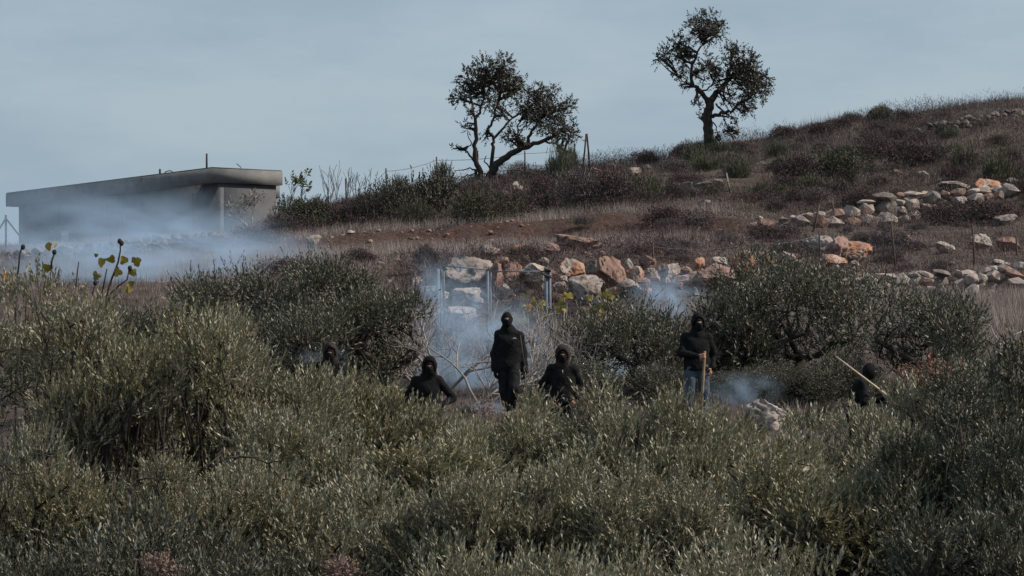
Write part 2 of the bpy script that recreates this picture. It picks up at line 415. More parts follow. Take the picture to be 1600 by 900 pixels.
def ground_material():
    m = bpy.data.materials.new('hillside_ground'); m.use_nodes = True
    n, l = m.node_tree.nodes, m.node_tree.links
    b = n['Principled BSDF']; b.inputs['Roughness'].default_value = 0.95; b.inputs['Specular IOR Level'].default_value = 0.1
    tc = n.new('ShaderNodeTexCoord')
    def noise(sc, det=5):
        t = n.new('ShaderNodeTexNoise'); t.inputs['Scale'].default_value = sc; t.inputs['Detail'].default_value = det
        t.inputs['Roughness'].default_value = 0.65
        l.new(tc.outputs['Object'], t.inputs['Vector']); return t.outputs['Fac']
    def mix(f, a, bb):
        x = n.new('ShaderNodeMix'); x.data_type = 'RGBA'
        l.new(f, x.inputs['Factor'])
        for k, v in (('A', a), ('B', bb)):
            if isinstance(v, tuple): x.inputs[k].default_value = (*v, 1)
            else: l.new(v, x.inputs[k])
        return x.outputs['Result']
    def rng(f, a, bb):
        r = n.new('ShaderNodeMapRange'); r.inputs['From Min'].default_value = a; r.inputs['From Max'].default_value = bb
        l.new(f, r.inputs['Value']); return r.outputs['Result']
    soil = mix(rng(noise(3.0), 0.3, 0.7), (0.047, 0.037, 0.033), (0.103, 0.081, 0.072))
    soil = mix(rng(noise(0.45), 0.42, 0.62), soil, (0.130, 0.107, 0.095))
    soil = mix(rng(noise(14.0, 3), 0.66, 0.74), soil, (0.26, 0.22, 0.20))
    red = mix(rng(noise(5.0, 8), 0.36, 0.64), (0.046, 0.028, 0.024), (0.122, 0.072, 0.059))
    red = mix(rng(noise(1.1), 0.5, 0.66), red, (0.078, 0.053, 0.047))
    red = mix(rng(noise(9.0, 3), 0.64, 0.72), red, (0.24, 0.16, 0.13))
    at = n.new('ShaderNodeAttribute'); at.attribute_name = 'red_earth'
    col = mix(at.outputs['Fac'], soil, red)
    l.new(col, b.inputs['Base Color'])
    bp = n.new('ShaderNodeBump'); bp.inputs['Strength'].default_value = 1.0; bp.inputs['Distance'].default_value = 0.3
    l.new(noise(4.0, 8), bp.inputs['Height']); l.new(bp.outputs['Normal'], b.inputs['Normal'])
    return m
gme = mesh_np('hillside_ground', np.stack([X.ravel(), Y.ravel(), Z], -1), quads, ground_material(), smooth=True)
bm_ = bank_mask(X.ravel(), Y.ravel())
P_ = np.stack([X.ravel(), Y.ravel(), Z], -1)
bm_ = np.clip(bm_ * (0.85 + 0.5 * fbm(P_ * 0.5, 21, 3)), 0, 1)
att = gme.attributes.new('red_earth', 'FLOAT', 'POINT')
att.data.foreach_set('value', bm_.astype(np.float32))
tag(link('hillside_ground', gme), 'terraced stony hillside of brown soil with a red earth bank', 'hillside', kind='structure')

# ------------------------------------------------------------------ rocks
def ico(sub):
    bm = bmesh.new(); bmesh.ops.create_icosphere(bm, subdivisions=sub, radius=1.0)
    V = np.array([v.co[:] for v in bm.verts]); Fc = np.array([[v.index for v in f.verts] for f in bm.faces]); bm.free()
    return V, Fc
ICO4, ICO2, ICO3, ICO5 = ico(4), ico(2), ico(3), ico(5)

def rock_mesh(name, seed, sub=ICO5, planes=12, rough=0.11, mat=None):
    rng = np.random.default_rng(seed)
    V = sub[0].copy()
    for _ in range(planes):
        nrm = unit(rng.normal(size=3) * [1, 1, .8]); d = rng.uniform(0.36, 0.74)
        s = V @ nrm; over = np.maximum(s - d, 0)
        V -= over[:, None] * nrm * 0.985
    n0 = unit(V)
    V += n0 * (rough * fbm(V * 2.0 + seed * 7.1, seed, 3))[:, None]
    rid = 1 - np.abs(fbm(V * 3.4 + seed * 3.3, seed + 5, 3)) * 1.6           # cracks and ledges
    V -= n0 * (0.10 * np.clip(rid - .72, 0, 1) / .28)[:, None]
    V += n0 * (0.030 * fbm(V * [9, 9, 14] + seed, seed + 8, 2))[:, None]
    lo, hi = V.min(0), V.max(0)
    V = (V - (lo + hi) / 2) / ((hi - lo) / 2)
    return mesh_np(name, V, sub[1], mat or M['rock_grey'], smooth=False)

ROCKS = [rock_mesh('boulder', 100 + i) for i in range(7)]
def hull_stone(seed):
    rng = np.random.default_rng(seed)
    bm = bmesh.new()
    for p in unit(rng.normal(size=(26, 3)) * [1, 1, .9]) * rng.uniform(0.72, 1.1, (26, 1)): bm.verts.new(p)
    r = bmesh.ops.convex_hull(bm, input=bm.verts)
    bmesh.ops.delete(bm, geom=[g for g in bm.verts if not g.link_faces], context='VERTS')
    bm.normal_update()
    V = np.array([v.co[:] for v in bm.verts])
    lo, hi = V.min(0), V.max(0)
    for v in bm.verts:
        v.co = Vector(((np.array(v.co[:]) - (lo + hi) / 2) / ((hi - lo) / 2)).tolist())
    me = bpy.data.meshes.new('stone'); bm.to_mesh(me); bm.free(); me.materials.append(M['wall_stone'])
    return me
STONES = [hull_stone(300 + i) for i in range(10)]

def set_mat(o, m):
    o.material_slots[0].link = 'OBJECT'; o.material_slots[0].material = m

def boulder(px, py, w, h, mat, label, seed, name='boulder', bury=0.12, group=None, D=None):
    """px,py: centre in the photo; w,h: its size there in pixels"""
    if D is None:
        base = gh(px, py + h * 0.42)
    else:
        base = Vector(((px - 800) / F * D, D, 0)); base.z = tz(base.x, D)
    k = base.y / F
    rng = random.Random(seed)
    sx, sz = w / 2 * k, h / 2 * k * 1.08
    sy = (sx + sz) / 2 * rng.uniform(0.8, 1.1)
    zc = (HZ - py) * k
    o = link(name, ROCKS[seed % len(ROCKS)], None, (base.x, base.y + sy * 0.35, max(zc, base.z + sz * 0.2)), (rng.uniform(-.25, .25), rng.uniform(-.2, .2), rng.choice([0, 3.1416]) + rng.uniform(-.4, .4)), (sx, sy, sz))
    set_mat(o, M[mat])
    tag(o, label, 'rock' if max(w, h) < 22 else 'boulder', group)
    return o

BOULDERS = [
 (894, 424, 33, 30, 'rock_orange', 'orange faced boulder with a broken front left of the tall pink boulder'),
 (928, 421, 32, 24, 'rock_grey', 'grey wedge shaped rock leaning between the orange faced boulder and the tall pink boulder'),
 (954, 432, 44, 46, 'rock_pink', 'tall pitted pink boulder, largest of the bank right of the gate'),
 (915, 456, 50, 38, 'rock_grey', 'big grey pink boulder at the foot of the bank below the grey wedge rock'),
 (991, 430, 28, 22, 'rock_orange', 'rusty orange rock just right of the tall pink boulder'),
 (1012, 411, 22, 18, 'rock_pink', 'pink rock half sunk beside the upright post above the smoke puff'),
 (984, 412, 9, 13, 'rock_pale', 'small pale upright stone sticking out of the dark earth above the orange rock'),
 (1051, 424, 20, 20, 'rock_pale', 'round pale boulder directly above the smoke puff'),
 (1072, 424, 15, 13, 'rock_pink', 'small red brown rock right of the round pale boulder'),
 (1092, 416, 21, 19, 'rock_orange', 'orange rock perched on the wide low boulder above the smoke puff'),
 (1123, 418, 26, 22, 'rock_pale', 'angular pale grey rock perched left of the big orange boulder'),
 (1083, 438, 38, 22, 'rock_orange', 'wide low orange stained boulder under the perched orange rock'),
 (1118, 436, 52, 36, 'rock_pink', 'broad rounded grey pink boulder behind the dense olive trees'),
 (1160, 413, 46, 34, 'rock_orange', 'big bright orange boulder with a hollow beside the fence post'),
 (1194, 408, 24, 22, 'rock_orange', 'small ochre boulder just right of the fence post by the big orange boulder'),
 (862, 390, 19, 15, 'rock_pink', 'pale pink block lying on the earth above the right gate post'),
 (807, 392, 12, 16, 'rock_orange', 'small orange wedge stone above the top rail of the gate'),
 (900, 381, 66, 22, 'rock_pink', 'long flat grey brown rock outcrop along the terrace edge above the orange faced boulder'),
 (765, 393, 32, 16, 'rock_grey', 'flat pale rock lying above the middle post of the gate'),
 (832, 432, 40, 34, 'rock_pale', 'large pale slab slanting behind the gate beside its right post'),
 (770, 437, 30, 40, 'rock_pink', 'tan boulder with dark hollows behind the middle post of the gate'),
 (735, 432, 66, 48, 'rock_grey', 'big pale grey broken rock face behind the gate beside its left post'),
 (672, 464, 46, 28, 'rock_pale', 'broad white slab left of the left gate post'),
 (713, 492, 46, 20, 'rock_pale', 'long white slab lying low in front of the gate'),
 (730, 463, 40, 24, 'rock_pale', 'pale rock low behind the middle of the gate'),
 (872, 452, 28, 18, 'rock_pale', 'pale rock just right of the right gate post'),
 (982, 452, 32, 26, 'rock_grey', 'grey rock half hidden by leaves below the rusty orange rock'),
 (940, 470, 30, 18, 'rock_pale', 'pale rock behind the yellow leaved fig at the foot of the bank'),
 (800, 425, 24, 26, 'rock_pink', 'brown rock deep behind the gate between its middle and right post'),
 (1281, 388, 42, 30, 'rock_pale', 'pale left rock of the long orange outcrop above the dense olive tree'),
 (1309, 392, 36, 34, 'rock_pink', 'pinkish middle rock of the long orange outcrop above the dense olive tree'),
 (1333, 398, 42, 28, 'rock_orange', 'bright orange right rock of the long orange outcrop above the dense olive tree'),
 (1302, 408, 40, 16, 'rock_orange', 'low orange rock at the foot of the long orange outcrop'),
 (1228, 405, 24, 18, 'rock_grey', 'grey rock between the ochre boulder and the long orange outcrop'),
 (1160, 448, 34, 18, 'rock_pale', 'pale rock at the edge of the dense olive crown below the big orange boulder'),
 (1212, 408, 18, 12, 'rock_pale', 'small pale stone beside the ochre boulder'),
 (1476, 387, 34, 20, 'rock_pale', 'low pale boulder in dry grass between the two right fence posts'),
 (1534, 378, 34, 26, 'rock_pale', 'rounded pale boulder behind the rightmost fence post'),
 (1574, 384, 38, 22, 'rock_pink', 'pinkish boulder in dry grass at the right edge of the picture'),
 (1564, 411, 38, 10, 'rock_pale', 'flat pale slab just above the lower stone wall'),
 (1188, 342, 10, 10, 'rock_pale', 'small round white stone at the left end of the upper stone wall'),
 (1191, 652, 52, 42, 'rock_pale', 'large whitish boulder among the olives below the person in blue jeans'),
 (984, 682, 60, 40, 'rock_grey', 'grey boulder half buried in olive leaves near the bottom of the valley'),
 (414, 462, 26, 18, 'rock_pale', 'white rock glimpsed through the left middle olive trees'),
 (452, 456, 26, 22, 'rock_pink', 'pinkish rock glimpsed right of the white rock between the left middle olive trees'),
 (488, 378, 26, 20, 'rock_grey', 'grey boulder at the left end of the red earth bank'),
 (548, 364, 16, 7, 'rock_pale', 'flat white stone on the grass above the left end of the red bank'),
 (930, 270, 28, 14, 'rock_pink', 'pale pink outcrop below the crossed fence poles'),
 (957, 260, 18, 12, 'rock_grey', 'grey rock at the top of the skyline outcrop'),
 (992, 268, 24, 14, 'rock_grey', 'grey rock in the middle of the skyline outcrop'),
 (1011, 262, 13, 9, 'rock_pale', 'small pale rock at the right end of the skyline outcrop'),
 (805, 291, 11, 13, 'rock_pale', 'upright pale stone below the leaning tree'),
 (813, 299, 14, 16, 'rock_pale', 'slanting pale stone right of the upright stone below the leaning tree'),
 (790, 304, 20, 12, 'rock_pale', 'low pale stone at the foot of the leaning tree'),
 (1490, 291, 52, 18, 'rock_grey', 'long flat grey boulder crowning the upper stone wall'),
 (1450, 307, 32, 16, 'rock_orange', 'orange boulder in the upper stone wall left of the flat grey boulder'),
 (1542, 290, 52, 22, 'rock_orange', 'large orange and grey boulder on the upper stone wall at right'),
 (1582, 284, 20, 12, 'rock_pale', 'pale stone on top of the upper stone wall near the right edge'),
 (1475, 346, 34, 10, 'rock_pale', 'flat pale slab in dark scrub under the upper stone wall'),
 (1570, 345, 42, 18, 'rock_grey', 'grey pink boulder in scrub below the upper stone wall at right'),
 (1402, 269, 20, 9, 'rock_pink', 'pink rock on the bare patch below the round brown bush'),
 (1442, 273, 19, 14, 'rock_pale', 'pale rock right of the bare patch below the round brown bush'),
 (1100, 318, 26, 12, 'rock_grey', 'grey rock in scrub under the short drystone wall on the slope'),
]
for k, (px, py, w, h, mat, lab) in enumerate(BOULDERS):
    big = 1.3 if 640 < px < 1340 and py > 375 else 1.0
    boulder(px, py, w * big, h * big, mat, lab, 7 if px == 1191 else k * 5 + 3, D={1191: 59.5, 984: 56.5}.get(px))

rr = random.Random(77); small = []
for k, (px, py) in enumerate([(858, 428), (880, 440), (900, 440), (975, 440), (1005, 440), (1022, 432), (1040, 440), (1062, 436), (1140, 428), (1100, 428), (650, 440), (700, 452), (745, 470), (790, 452), (850, 410), (820, 405), (868, 466), (895, 474), (1178, 424), (1135, 446), (930, 446), (960, 458), (1250, 412), (1335, 414), (785, 410), (1200, 436), (1085, 458), (1010, 455)]):
    _o = boulder(px, py, rr.uniform(14, 26), rr.uniform(11, 19), rr.choice(['rock_grey', 'rock_pink', 'rock_pale', 'rock_orange']), 'small broken rock wedged between the bigger boulders of the rubble bank', 400 + k * 3, 'rock', group='small rocks filling the rubble bank')
    small.append((_o, 'small broken rock', px, py))
for k in range(52):
    px = rr.uniform(872, 1345); py = float(np.interp(px, [870, 1000, 1150, 1250, 1345], [446, 434, 436, 418, 412])) + rr.uniform(-20, 18)
    if any(abs(px - b[0]) < b[2] * .5 and abs(py - b[1]) < b[3] * .5 for b in BOULDERS): continue
    _o = boulder(px, py, rr.uniform(9, 19), rr.uniform(7, 14), rr.choice(['rock_grey', 'rock_pink', 'rock_pale', 'rock_orange', 'rock_pink']), '', 700 + k * 3, 'rock', group='small rocks filling the rubble bank')
    small.append((_o, 'small broken rock', px, py))
label_by_landmark(small, [('the tall pink boulder', 954, 432), ('the orange faced boulder', 894, 424), ('the right gate post', 857, 440), ('the middle gate post', 764, 440), ('the left gate post', 687, 450), ('the big orange boulder', 1160, 413), ('the broad rounded boulder', 1118, 436), ('the round pale boulder', 1051, 424), ('the long orange outcrop', 1305, 394)])
# drystone walls: every stone a part
def stone_wall(tops, bottoms, n, label, group=None, size=(11, 17), seed=1, dull=False, Dfix=None):
    """tops / bottoms: photo polylines of the wall's upper and lower edge"""
    rng = random.Random(seed)
    tx = [p[0] for p in tops]; ty = [p[1] for p in tops]; bx = [p[0] for p in bottoms]; by = [p[1] for p in bottoms]
    mid = (tx[0] + tx[-1]) / 2
    org = gh(mid, float(np.interp(mid, bx, by)))
    root = empty('stone_wall', org)
    tag(root, label, 'stone wall', group)
    x = tx[0]; count = 0
    row = 0
    pos = []
    cx = tx[0]
    while cx < tx[-1]:
        w = rng.uniform(*size)
        t = float(np.interp(cx, tx, ty)); b = float(np.interp(cx, bx, by))
        y = b + 2
        while y > t + 3:
            h = min(w * rng.uniform(.55, .95), max(6, y - t + 3))
            pos.append((cx + rng.uniform(-4, 4), y - h / 2, w * rng.uniform(.85, 1.35), h * 1.12))
            y -= h * 0.88
        cx += w * 0.86
    for (px, py, w, h) in pos[:300]:
        b = float(np.interp(px, bx, by))
        g = gh(px, b) if Dfix is None else Vector(((px - 800) / F * Dfix, Dfix, 0))
        k = g.y / F
        sx, sz = w / 2 * k, h / 2 * k
        lean = (b - py) * k * 0.35
        o = link('stone', STONES[rng.randrange(len(STONES))], root,
                 Vector(((px - 800) * k, g.y + lean + rng.uniform(-.05, .12), (HZ - py) * k)) - org,
                 (rng.uniform(-.3, .3), rng.uniform(-.25, .25), rng.uniform(0, 6.28) if rng.random() < 0 else rng.choice([0, 3.14]) + rng.uniform(-.3, .3)), (sx, sx * rng.uniform(.7, 1.0), sz))
        r = rng.random()
        if dull: set_mat(o, M['wall_stone_dull'])
        elif r < 0.16: set_mat(o, M['rock_pink'])
        elif r < 0.34: set_mat(o, M['rock_pale'])
        elif r < 0.5: set_mat(o, M['wall_stone_dull'])
    return root

stone_wall([(1322, 436), (1345, 426), (1380, 430), (1425, 428), (1470, 424), (1520, 424), (1560, 416), (1605, 410)],
           [(1322, 460), (1400, 462), (1470, 464), (1530, 462), (1605, 460)], 60, 'lower drystone wall of pale rough stones at right above the olive trees', seed=4, size=(17, 34))
stone_wall([(1180, 350), (1240, 338), (1300, 330), (1345, 322), (1365, 306), (1400, 298), (1440, 302), (1480, 300), (1530, 296), (1605, 288)],
           [(1180, 358), (1240, 356), (1300, 356), (1345, 354), (1400, 352), (1440, 340), (1480, 322), (1605, 304)], 80, 'upper drystone wall climbing the slope with big orange boulders on it', seed=7, size=(17, 34))
stone_wall([(1418, 201), (1440, 197), (1470, 192), (1500, 184), (1540, 178), (1570, 174), (1605, 168)],
           [(1418, 207), (1460, 208), (1500, 202), (1540, 192), (1605, 182)], 50, 'broken drystone wall near the skyline at far right', seed=11, size=(8, 14), dull=True)
stone_wall([(1025, 293), (1045, 289), (1070, 286), (1092, 286), (1112, 280), (1128, 282)],
           [(1025, 299), (1060, 299), (1095, 297), (1130, 300)], 20, 'short low drystone wall in scrub below the lone tree', seed=13, size=(8, 15), dull=True)
stone_wall([(10, 396), (60, 390), (100, 385), (170, 379), (240, 371), (300, 366), (350, 360)],
           [(10, 408), (100, 402), (170, 398), (240, 392), (300, 384), (350, 376)], 90, 'retaining wall of grey stones below the concrete house', seed=17, size=(9, 16), dull=True)
# ------------------------------------------------------------------ concrete house
HC = np.array([(331 - 800) / F * 170.0, 170.0])                 # near corner of the roof slab (plan)
LD = unit(np.array([-11.6, 17.2])); SDR = np.array([LD[1], LD[0] * -1.0])   # along the long front, along the short side
ROOF_T = (HZ - 262.5) / F * 170.0; ROOF_B = (HZ - 284.5) / F * 170.0
_k = (9.0 - 800) / F
LONG = (_k * HC[1] - HC[0]) / (LD[0] - _k * LD[1]); SHORT = 3.7; GZ = 9.35
house = empty('concrete_house', (HC[0], HC[1], GZ))
tag(house, 'flat roofed grey concrete house with a heavy overhanging roof slab behind the smoke', 'house')
def hp(s, t, z):                       # s along the front, t into the side direction, z absolute
    p = HC + LD * s + SDR * t
    return np.array([p[0] - HC[0], p[1] - HC[1], z - GZ])
def prism(mb, s0, s1, t0, t1, z0, z1):
    P = [hp(s, t, z) for s in (s0, s1) for t in (t0, t1) for z in (z0, z1)]
    mb.add(P, [[0, 1, 3, 2], [4, 6, 7, 5], [0, 4, 5, 1], [2, 3, 7, 6], [0, 2, 6, 4], [1, 5, 7, 3]])
def front_s(px):                       # where a photo column meets the front wall
    k = (px - 800) / F
    o = HC + SDR * 0.45
    # (o.x + s*LD.x) = k*(o.y + s*LD.y)
    return (k * o[1] - o[0]) / (LD[0] - k * LD[1])
def front_z(px, py):
    s = front_s(px); o = HC + SDR * 0.45 + LD * s
    return (HZ - py) / F * o[1]
OV = 0.45
sw0, sw1 = front_s(342), front_s(29.5)
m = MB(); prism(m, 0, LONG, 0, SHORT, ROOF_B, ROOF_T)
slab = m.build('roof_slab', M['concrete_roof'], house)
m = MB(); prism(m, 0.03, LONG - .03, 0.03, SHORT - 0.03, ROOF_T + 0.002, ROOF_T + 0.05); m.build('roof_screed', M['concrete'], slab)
# front wall with a door opening and a wide window opening
dz0, dz1 = GZ - 0.3, front_z(176, 337)
ds0, ds1 = front_s(188), front_s(166)
ws0, ws1 = front_s(123), front_s(38)
wz0, wz1 = GZ + 0.5, front_z(80, 350)
m = MB(); TH = 0.25
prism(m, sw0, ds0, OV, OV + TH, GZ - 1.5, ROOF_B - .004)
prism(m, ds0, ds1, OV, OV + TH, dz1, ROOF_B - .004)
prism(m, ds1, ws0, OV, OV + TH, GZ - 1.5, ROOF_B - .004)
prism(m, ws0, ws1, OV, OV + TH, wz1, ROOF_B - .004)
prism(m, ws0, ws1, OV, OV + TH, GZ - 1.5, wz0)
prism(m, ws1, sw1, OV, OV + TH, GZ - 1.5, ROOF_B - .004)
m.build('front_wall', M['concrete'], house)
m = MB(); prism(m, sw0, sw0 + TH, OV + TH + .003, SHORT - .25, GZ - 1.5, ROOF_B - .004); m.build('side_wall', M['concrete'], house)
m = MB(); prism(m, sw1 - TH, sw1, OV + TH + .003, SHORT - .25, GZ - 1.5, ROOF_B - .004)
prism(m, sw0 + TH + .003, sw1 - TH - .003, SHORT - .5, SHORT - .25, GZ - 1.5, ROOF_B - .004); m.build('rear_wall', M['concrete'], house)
m = MB(); prism(m, ds0 + .003, ds1 - .003, OV + .14, OV + .18, dz0, dz1 - .003); door = m.build('door', M['door_paint'], house)
m = MB(); prism(m, ds0 + .08, ds0 + .13, OV + .10, OV + .14, GZ + 1.0, GZ + 1.12); m.build('handle', M['rust'], door)
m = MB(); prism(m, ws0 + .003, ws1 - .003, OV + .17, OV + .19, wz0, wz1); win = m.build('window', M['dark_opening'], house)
fs0, fs1, fs2, fs3 = front_s(104), front_s(95), front_s(93), front_s(75)
m = MB()
for i in range(6):
    s = fs0 + (fs1 - fs0) * i / 5; prism(m, s - .02, s + .02, OV + .06, OV + .10, wz0, front_z(100, 362))
for i in range(5):
    z = wz0 + (front_z(100, 362) - wz0) * i / 4; prism(m, fs0, fs1, OV + .055, OV + .058, z - .02, z + .02)
m.build('white_grille', M['white_metal'], win)
m = MB()
for i in range(7):
    s = fs2 + (fs3 - fs2) * i / 6; prism(m, s - .012, s + .012, OV + .06, OV + .10, wz0, front_z(85, 355))
for i in range(7):
    z = wz0 + (front_z(85, 355) - wz0) * i / 6; prism(m, fs2, fs3, OV + .055, OV + .058, z - .012, z + .012)
m.build('window_bars', M['galvanised'], win)
m = MB(); p0 = hp(front_s(191), OV - .05, GZ - .5); p1 = hp(front_s(191), OV - .05, ROOF_B - .01); m.tube([p0, p1], .045, 8); m.build('drain_pipe', M['concrete_roof'], house)
m = MB(); p0 = hp(front_s(93), OV - .03, front_z(93, 350)); p1 = hp(front_s(93), OV - .03, ROOF_B - .01); m.tube([p0, p1], .025, 6); m.build('conduit', M['rust'], house)
m = MB(); m.tube([hp(front_s(313), OV - .35, front_z(313, 362)), hp(front_s(307), OV - .2, front_z(307, 302))], .035, 6); m.build('leaning_bar', M['rust'], house)
# lower wing at the right end with its own slab
m = MB(); prism(m, 1.3, 5.0, SHORT + .003, SHORT + .62, (HZ - 306) / F * 172, (HZ - 282) / F * 172); m.build('rear_slab', M['concrete_roof'], house)
m = MB(); prism(m, 1.8, 4.6, SHORT - .247, SHORT + .42, GZ - 1.2, (HZ - 306) / F * 172 - .004); m.build('wing_wall', M['concrete'], house)
# things left standing on the roof
def roof_pt(px, py, t=0.6):
    k = (px - 800) / F; o = HC + SDR * t
    s = (k * o[1] - o[0]) / (LD[0] - k * LD[1]); o = o + LD * s
    return hp(s, t, (HZ - py) / F * o[1])
m = MB(); a = roof_pt(323, 240); b = a.copy(); b[2] = ROOF_T - GZ; m.tube([b, a], .05, 6); m.build('column_stub', M['rust'], house)
m = MB(); a = roof_pt(250, 264); b = a.copy(); b[2] = ROOF_T - GZ; m.tube([b, a], .055, 6); m.build('column_stub', M['rust'], house)
m = MB(); pts = [roof_pt(x, y, .8) for x, y in ((254, 273), (258, 269), (263, 267), (268, 267), (273, 270))]; pts[0][2] = ROOF_T - GZ; pts[-1][2] = ROOF_T - GZ
m.tube(pts, .025, 5); m.build('bent_bar', M['rust'], house)
m = MB(); pts = [roof_pt(379, 266, 2.4), roof_pt(376, 261, 2.4), roof_pt(370, 256, 2.4)]; pts[0][2] = ROOF_T - GZ; m.tube(pts, .02, 5); m.build('bent_bar', M['rust'], house)

# ------------------------------------------------------------------ fences and the pipe gate
def post_fence(name, label, posts, rad, wires=None, cat='fence', extra=(), wire_r=.011):
    """posts: (px_top, py_top, px_base, py_base); a base of its own on the hillside"""
    g0 = gh(posts[0][2], posts[0][3]); root = empty(name, g0); tag(root, label, cat)
    tops = []
    for (xt, yt, xb, yb) in posts:
        g = gh(xb, yb); k = g.y / F
        top = Vector(((xt - 800) * k, g.y, (HZ - yt) * k)); bot = Vector(((xb - 800) * k, g.y, g.z - .2))
        mb = MB(); mb.tube([bot - g0, (bot + top) / 2 - g0 + Vector((.01, 0, 0)), top - g0], rad, 6); mb.build('post', M['rust'], root)
        tops.append((bot, top))
    for (xt, yt, xb, yb) in extra:
        g = gh(posts[0][2], posts[0][3]); k = g.y / F
        mb = MB(); mb.tube([Vector(((xb - 800) * k, g.y, (HZ - yb) * k)) - g0, Vector(((xt - 800) * k, g.y, (HZ - yt) * k)) - g0], rad * .8, 6); mb.build('brace', M['rust'], root)
    for fr in (wires or ()):
        for (b0, t0), (b1, t1) in zip(tops[:-1], tops[1:]):
            a = b0.lerp(t0, fr); b = b1.lerp(t1, fr)
            mb = MB(); pts = [a.lerp(b, t) - Vector((0, 0, 4 * .10 * t * (1 - t))) - g0 for t in np.linspace(0, 1, 7)]
            mb.tube(pts, wire_r, 4, False); mb.build('wire', M['wire'], root)
    return root

post_fence('wire_fence', 'rusty post and wire fence across the slope at right above the olives',
           [(1020, 380, 1020, 424), (1180, 375, 1180, 418), (1280, 360, 1281, 408), (1392, 345, 1400, 424), (1519, 350, 1523, 418)], .028, (.9,), wire_r=.004)
post_fence('skyline_fence', 'wire fence on thin posts along the skyline left of the leaning tree',
           [(540, 279, 541, 334), (561, 294, 560, 330), (603, 263, 604, 322), (682, 245, 682, 312), (820, 236, 820, 282), (898, 225, 898, 262)], .035, (.55, .93))
post_fence('pole_pair', 'two crossed dark poles standing on the skyline above the pale outcrop', [(916, 209, 910, 262), (917, 209, 922, 268)], .045, cat='poles')
post_fence('corner_post', 'braced corner post with thin wires at the far left beside the house', [(9, 336, 9, 388)], .05, cat='post', extra=[(9, 341, -14, 380), (9, 341, 46, 388)])
post_fence('slanting_bar', 'long dark metal bar slanting out of the dry slope above the round pale boulder', [(1094, 354, 1057, 394)], .032, cat='bar')
post_fence('pole_pair', 'two weathered poles leaning in front of the upper stone wall', [(1280, 320, 1268, 364), (1300, 316, 1309, 356)], .042, cat='poles')
post_fence('wooden_stake', 'thin dark stake standing at the foot of the leaning tree', [(776, 274, 778, 300)], .035, cat='stake')
post_fence('wooden_stake', 'thin rusty stake standing behind the gate rail at its middle', [(743, 378, 743, 412)], .022, cat='stake')
post_fence('wooden_stake', 'short dark stake beside the pinkish boulder at the right edge', [(1588, 368, 1588, 400)], .03, cat='stake')

GD = 72.0
gate = empty('metal_gate', (W(770, 548, GD).x, GD, tz(W(770, 548, GD).x, GD)))
tag(gate, 'tall open gate frame of grey blue metal pipe standing in front of pale boulders', 'gate')
def gp(px, py, dy=0.0): return W(px, py, GD + dy) - gate.location
def gpost(px, py_top, py_bot, r, lean=0, dy=0):
    mb = MB(); mb.tube([gp(px, py_bot, dy), gp(px + lean, py_top, dy)], r, 8); return mb.build('post', M['galvanised'], gate, True)
gpost(684, 420, 552, .040); gpost(689, 421, 552, .030, dy=.05); gpost(693, 424, 480, .022, dy=.1)
gpost(762, 424, 552, .028); gpost(766.5, 424, 552, .022, dy=.04)
pr = gpost(854, 418, 556, .034, -1); gpost(859.5, 419, 552, .034, -1, .05)
mb = MB(); mb.tube([gp(692, 415.5), gp(760, 421)], .014, 8); mb.build('top_rail', M['galvanised'], gate, True)
mb = MB(); mb.tube([gp(760, 424.5), gp(853, 424)], .013, 8); mb.build('top_rail', M['galvanised'], gate, True)
for y in (422, 432):
    mb = MB(); c = gp(856, y); mb.box(c + Vector((0, -.02, 0)), (.13, .12, .05)); mb.build('hinge', M['rust'], gate)
mb = MB(); mb.tube([gp(853, 480), gp(860, 480)], .02, 6); mb.build('crossbar', M['galvanised'], gate)
# ------------------------------------------------------------------ leaves, shoots and crowns
def perp(d):
    ref = np.where(np.abs(d[:, 2:3]) < 0.9, [[0, 0, 1.0]], [[1.0, 0, 0]])
    a = unit(np.cross(d, ref)); return a, np.cross(d, a)

def leaf_quads(P, d, nrm, L, Wd, fold=0.15):
    """a folded diamond of two triangles per leaf; nrm points out of the upper side"""
    side = unit(np.cross(d, nrm)); up = np.cross(side, d)
    L = np.broadcast_to(L, (len(P),))[:, None]; Wd = np.broadcast_to(Wd, (len(P),))[:, None]
    mid = P + d * L * 0.48 + up * Wd * fold
    V = np.stack([P, mid + side * Wd / 2, P + d * L, mid - side * Wd / 2], 1).reshape(-1, 3)
    i = np.arange(len(P))[:, None] * 4
    return V, np.concatenate([i + [[0, 1, 2]], i + [[0, 2, 3]]])

def shoots(o, d, length, nl, L, Wd, rng, open_=0.55):
    """leafy shoots: nl leaves spiralling round each axis"""
    S = len(o); e1, e2 = perp(d)
    t = np.linspace(0.08, 1.0, nl)[None, :] + rng.uniform(-.03, .03, (S, nl))
    phi = (np.arange(nl) * 2.4)[None, :] + rng.uniform(0, 6.28, (S, 1)) + rng.uniform(-.5, .5, (S, nl))
    ang = (open_ * (1.15 - 0.75 * t) + rng.normal(0, .13, (S, nl)))[..., None]
    rad = np.cos(phi)[..., None] * e1[:, None, :] + np.sin(phi)[..., None] * e2[:, None, :]
    ld = np.cos(ang) * d[:, None, :] + np.sin(ang) * rad
    P = o[:, None, :] + d[:, None, :] * (t * length[:, None])[..., None]
    nrm = d[:, None, :] * np.sin(ang) - rad * np.cos(ang) + rng.normal(0, .25, ld.shape)
    LL = L * rng.uniform(.75, 1.2, (S, nl)) * (1.05 - .35 * t)
    return leaf_quads(P.reshape(-1, 3), unit(ld.reshape(-1, 3)), nrm.reshape(-1, 3), LL.ravel(), (LL * Wd / L).ravel())

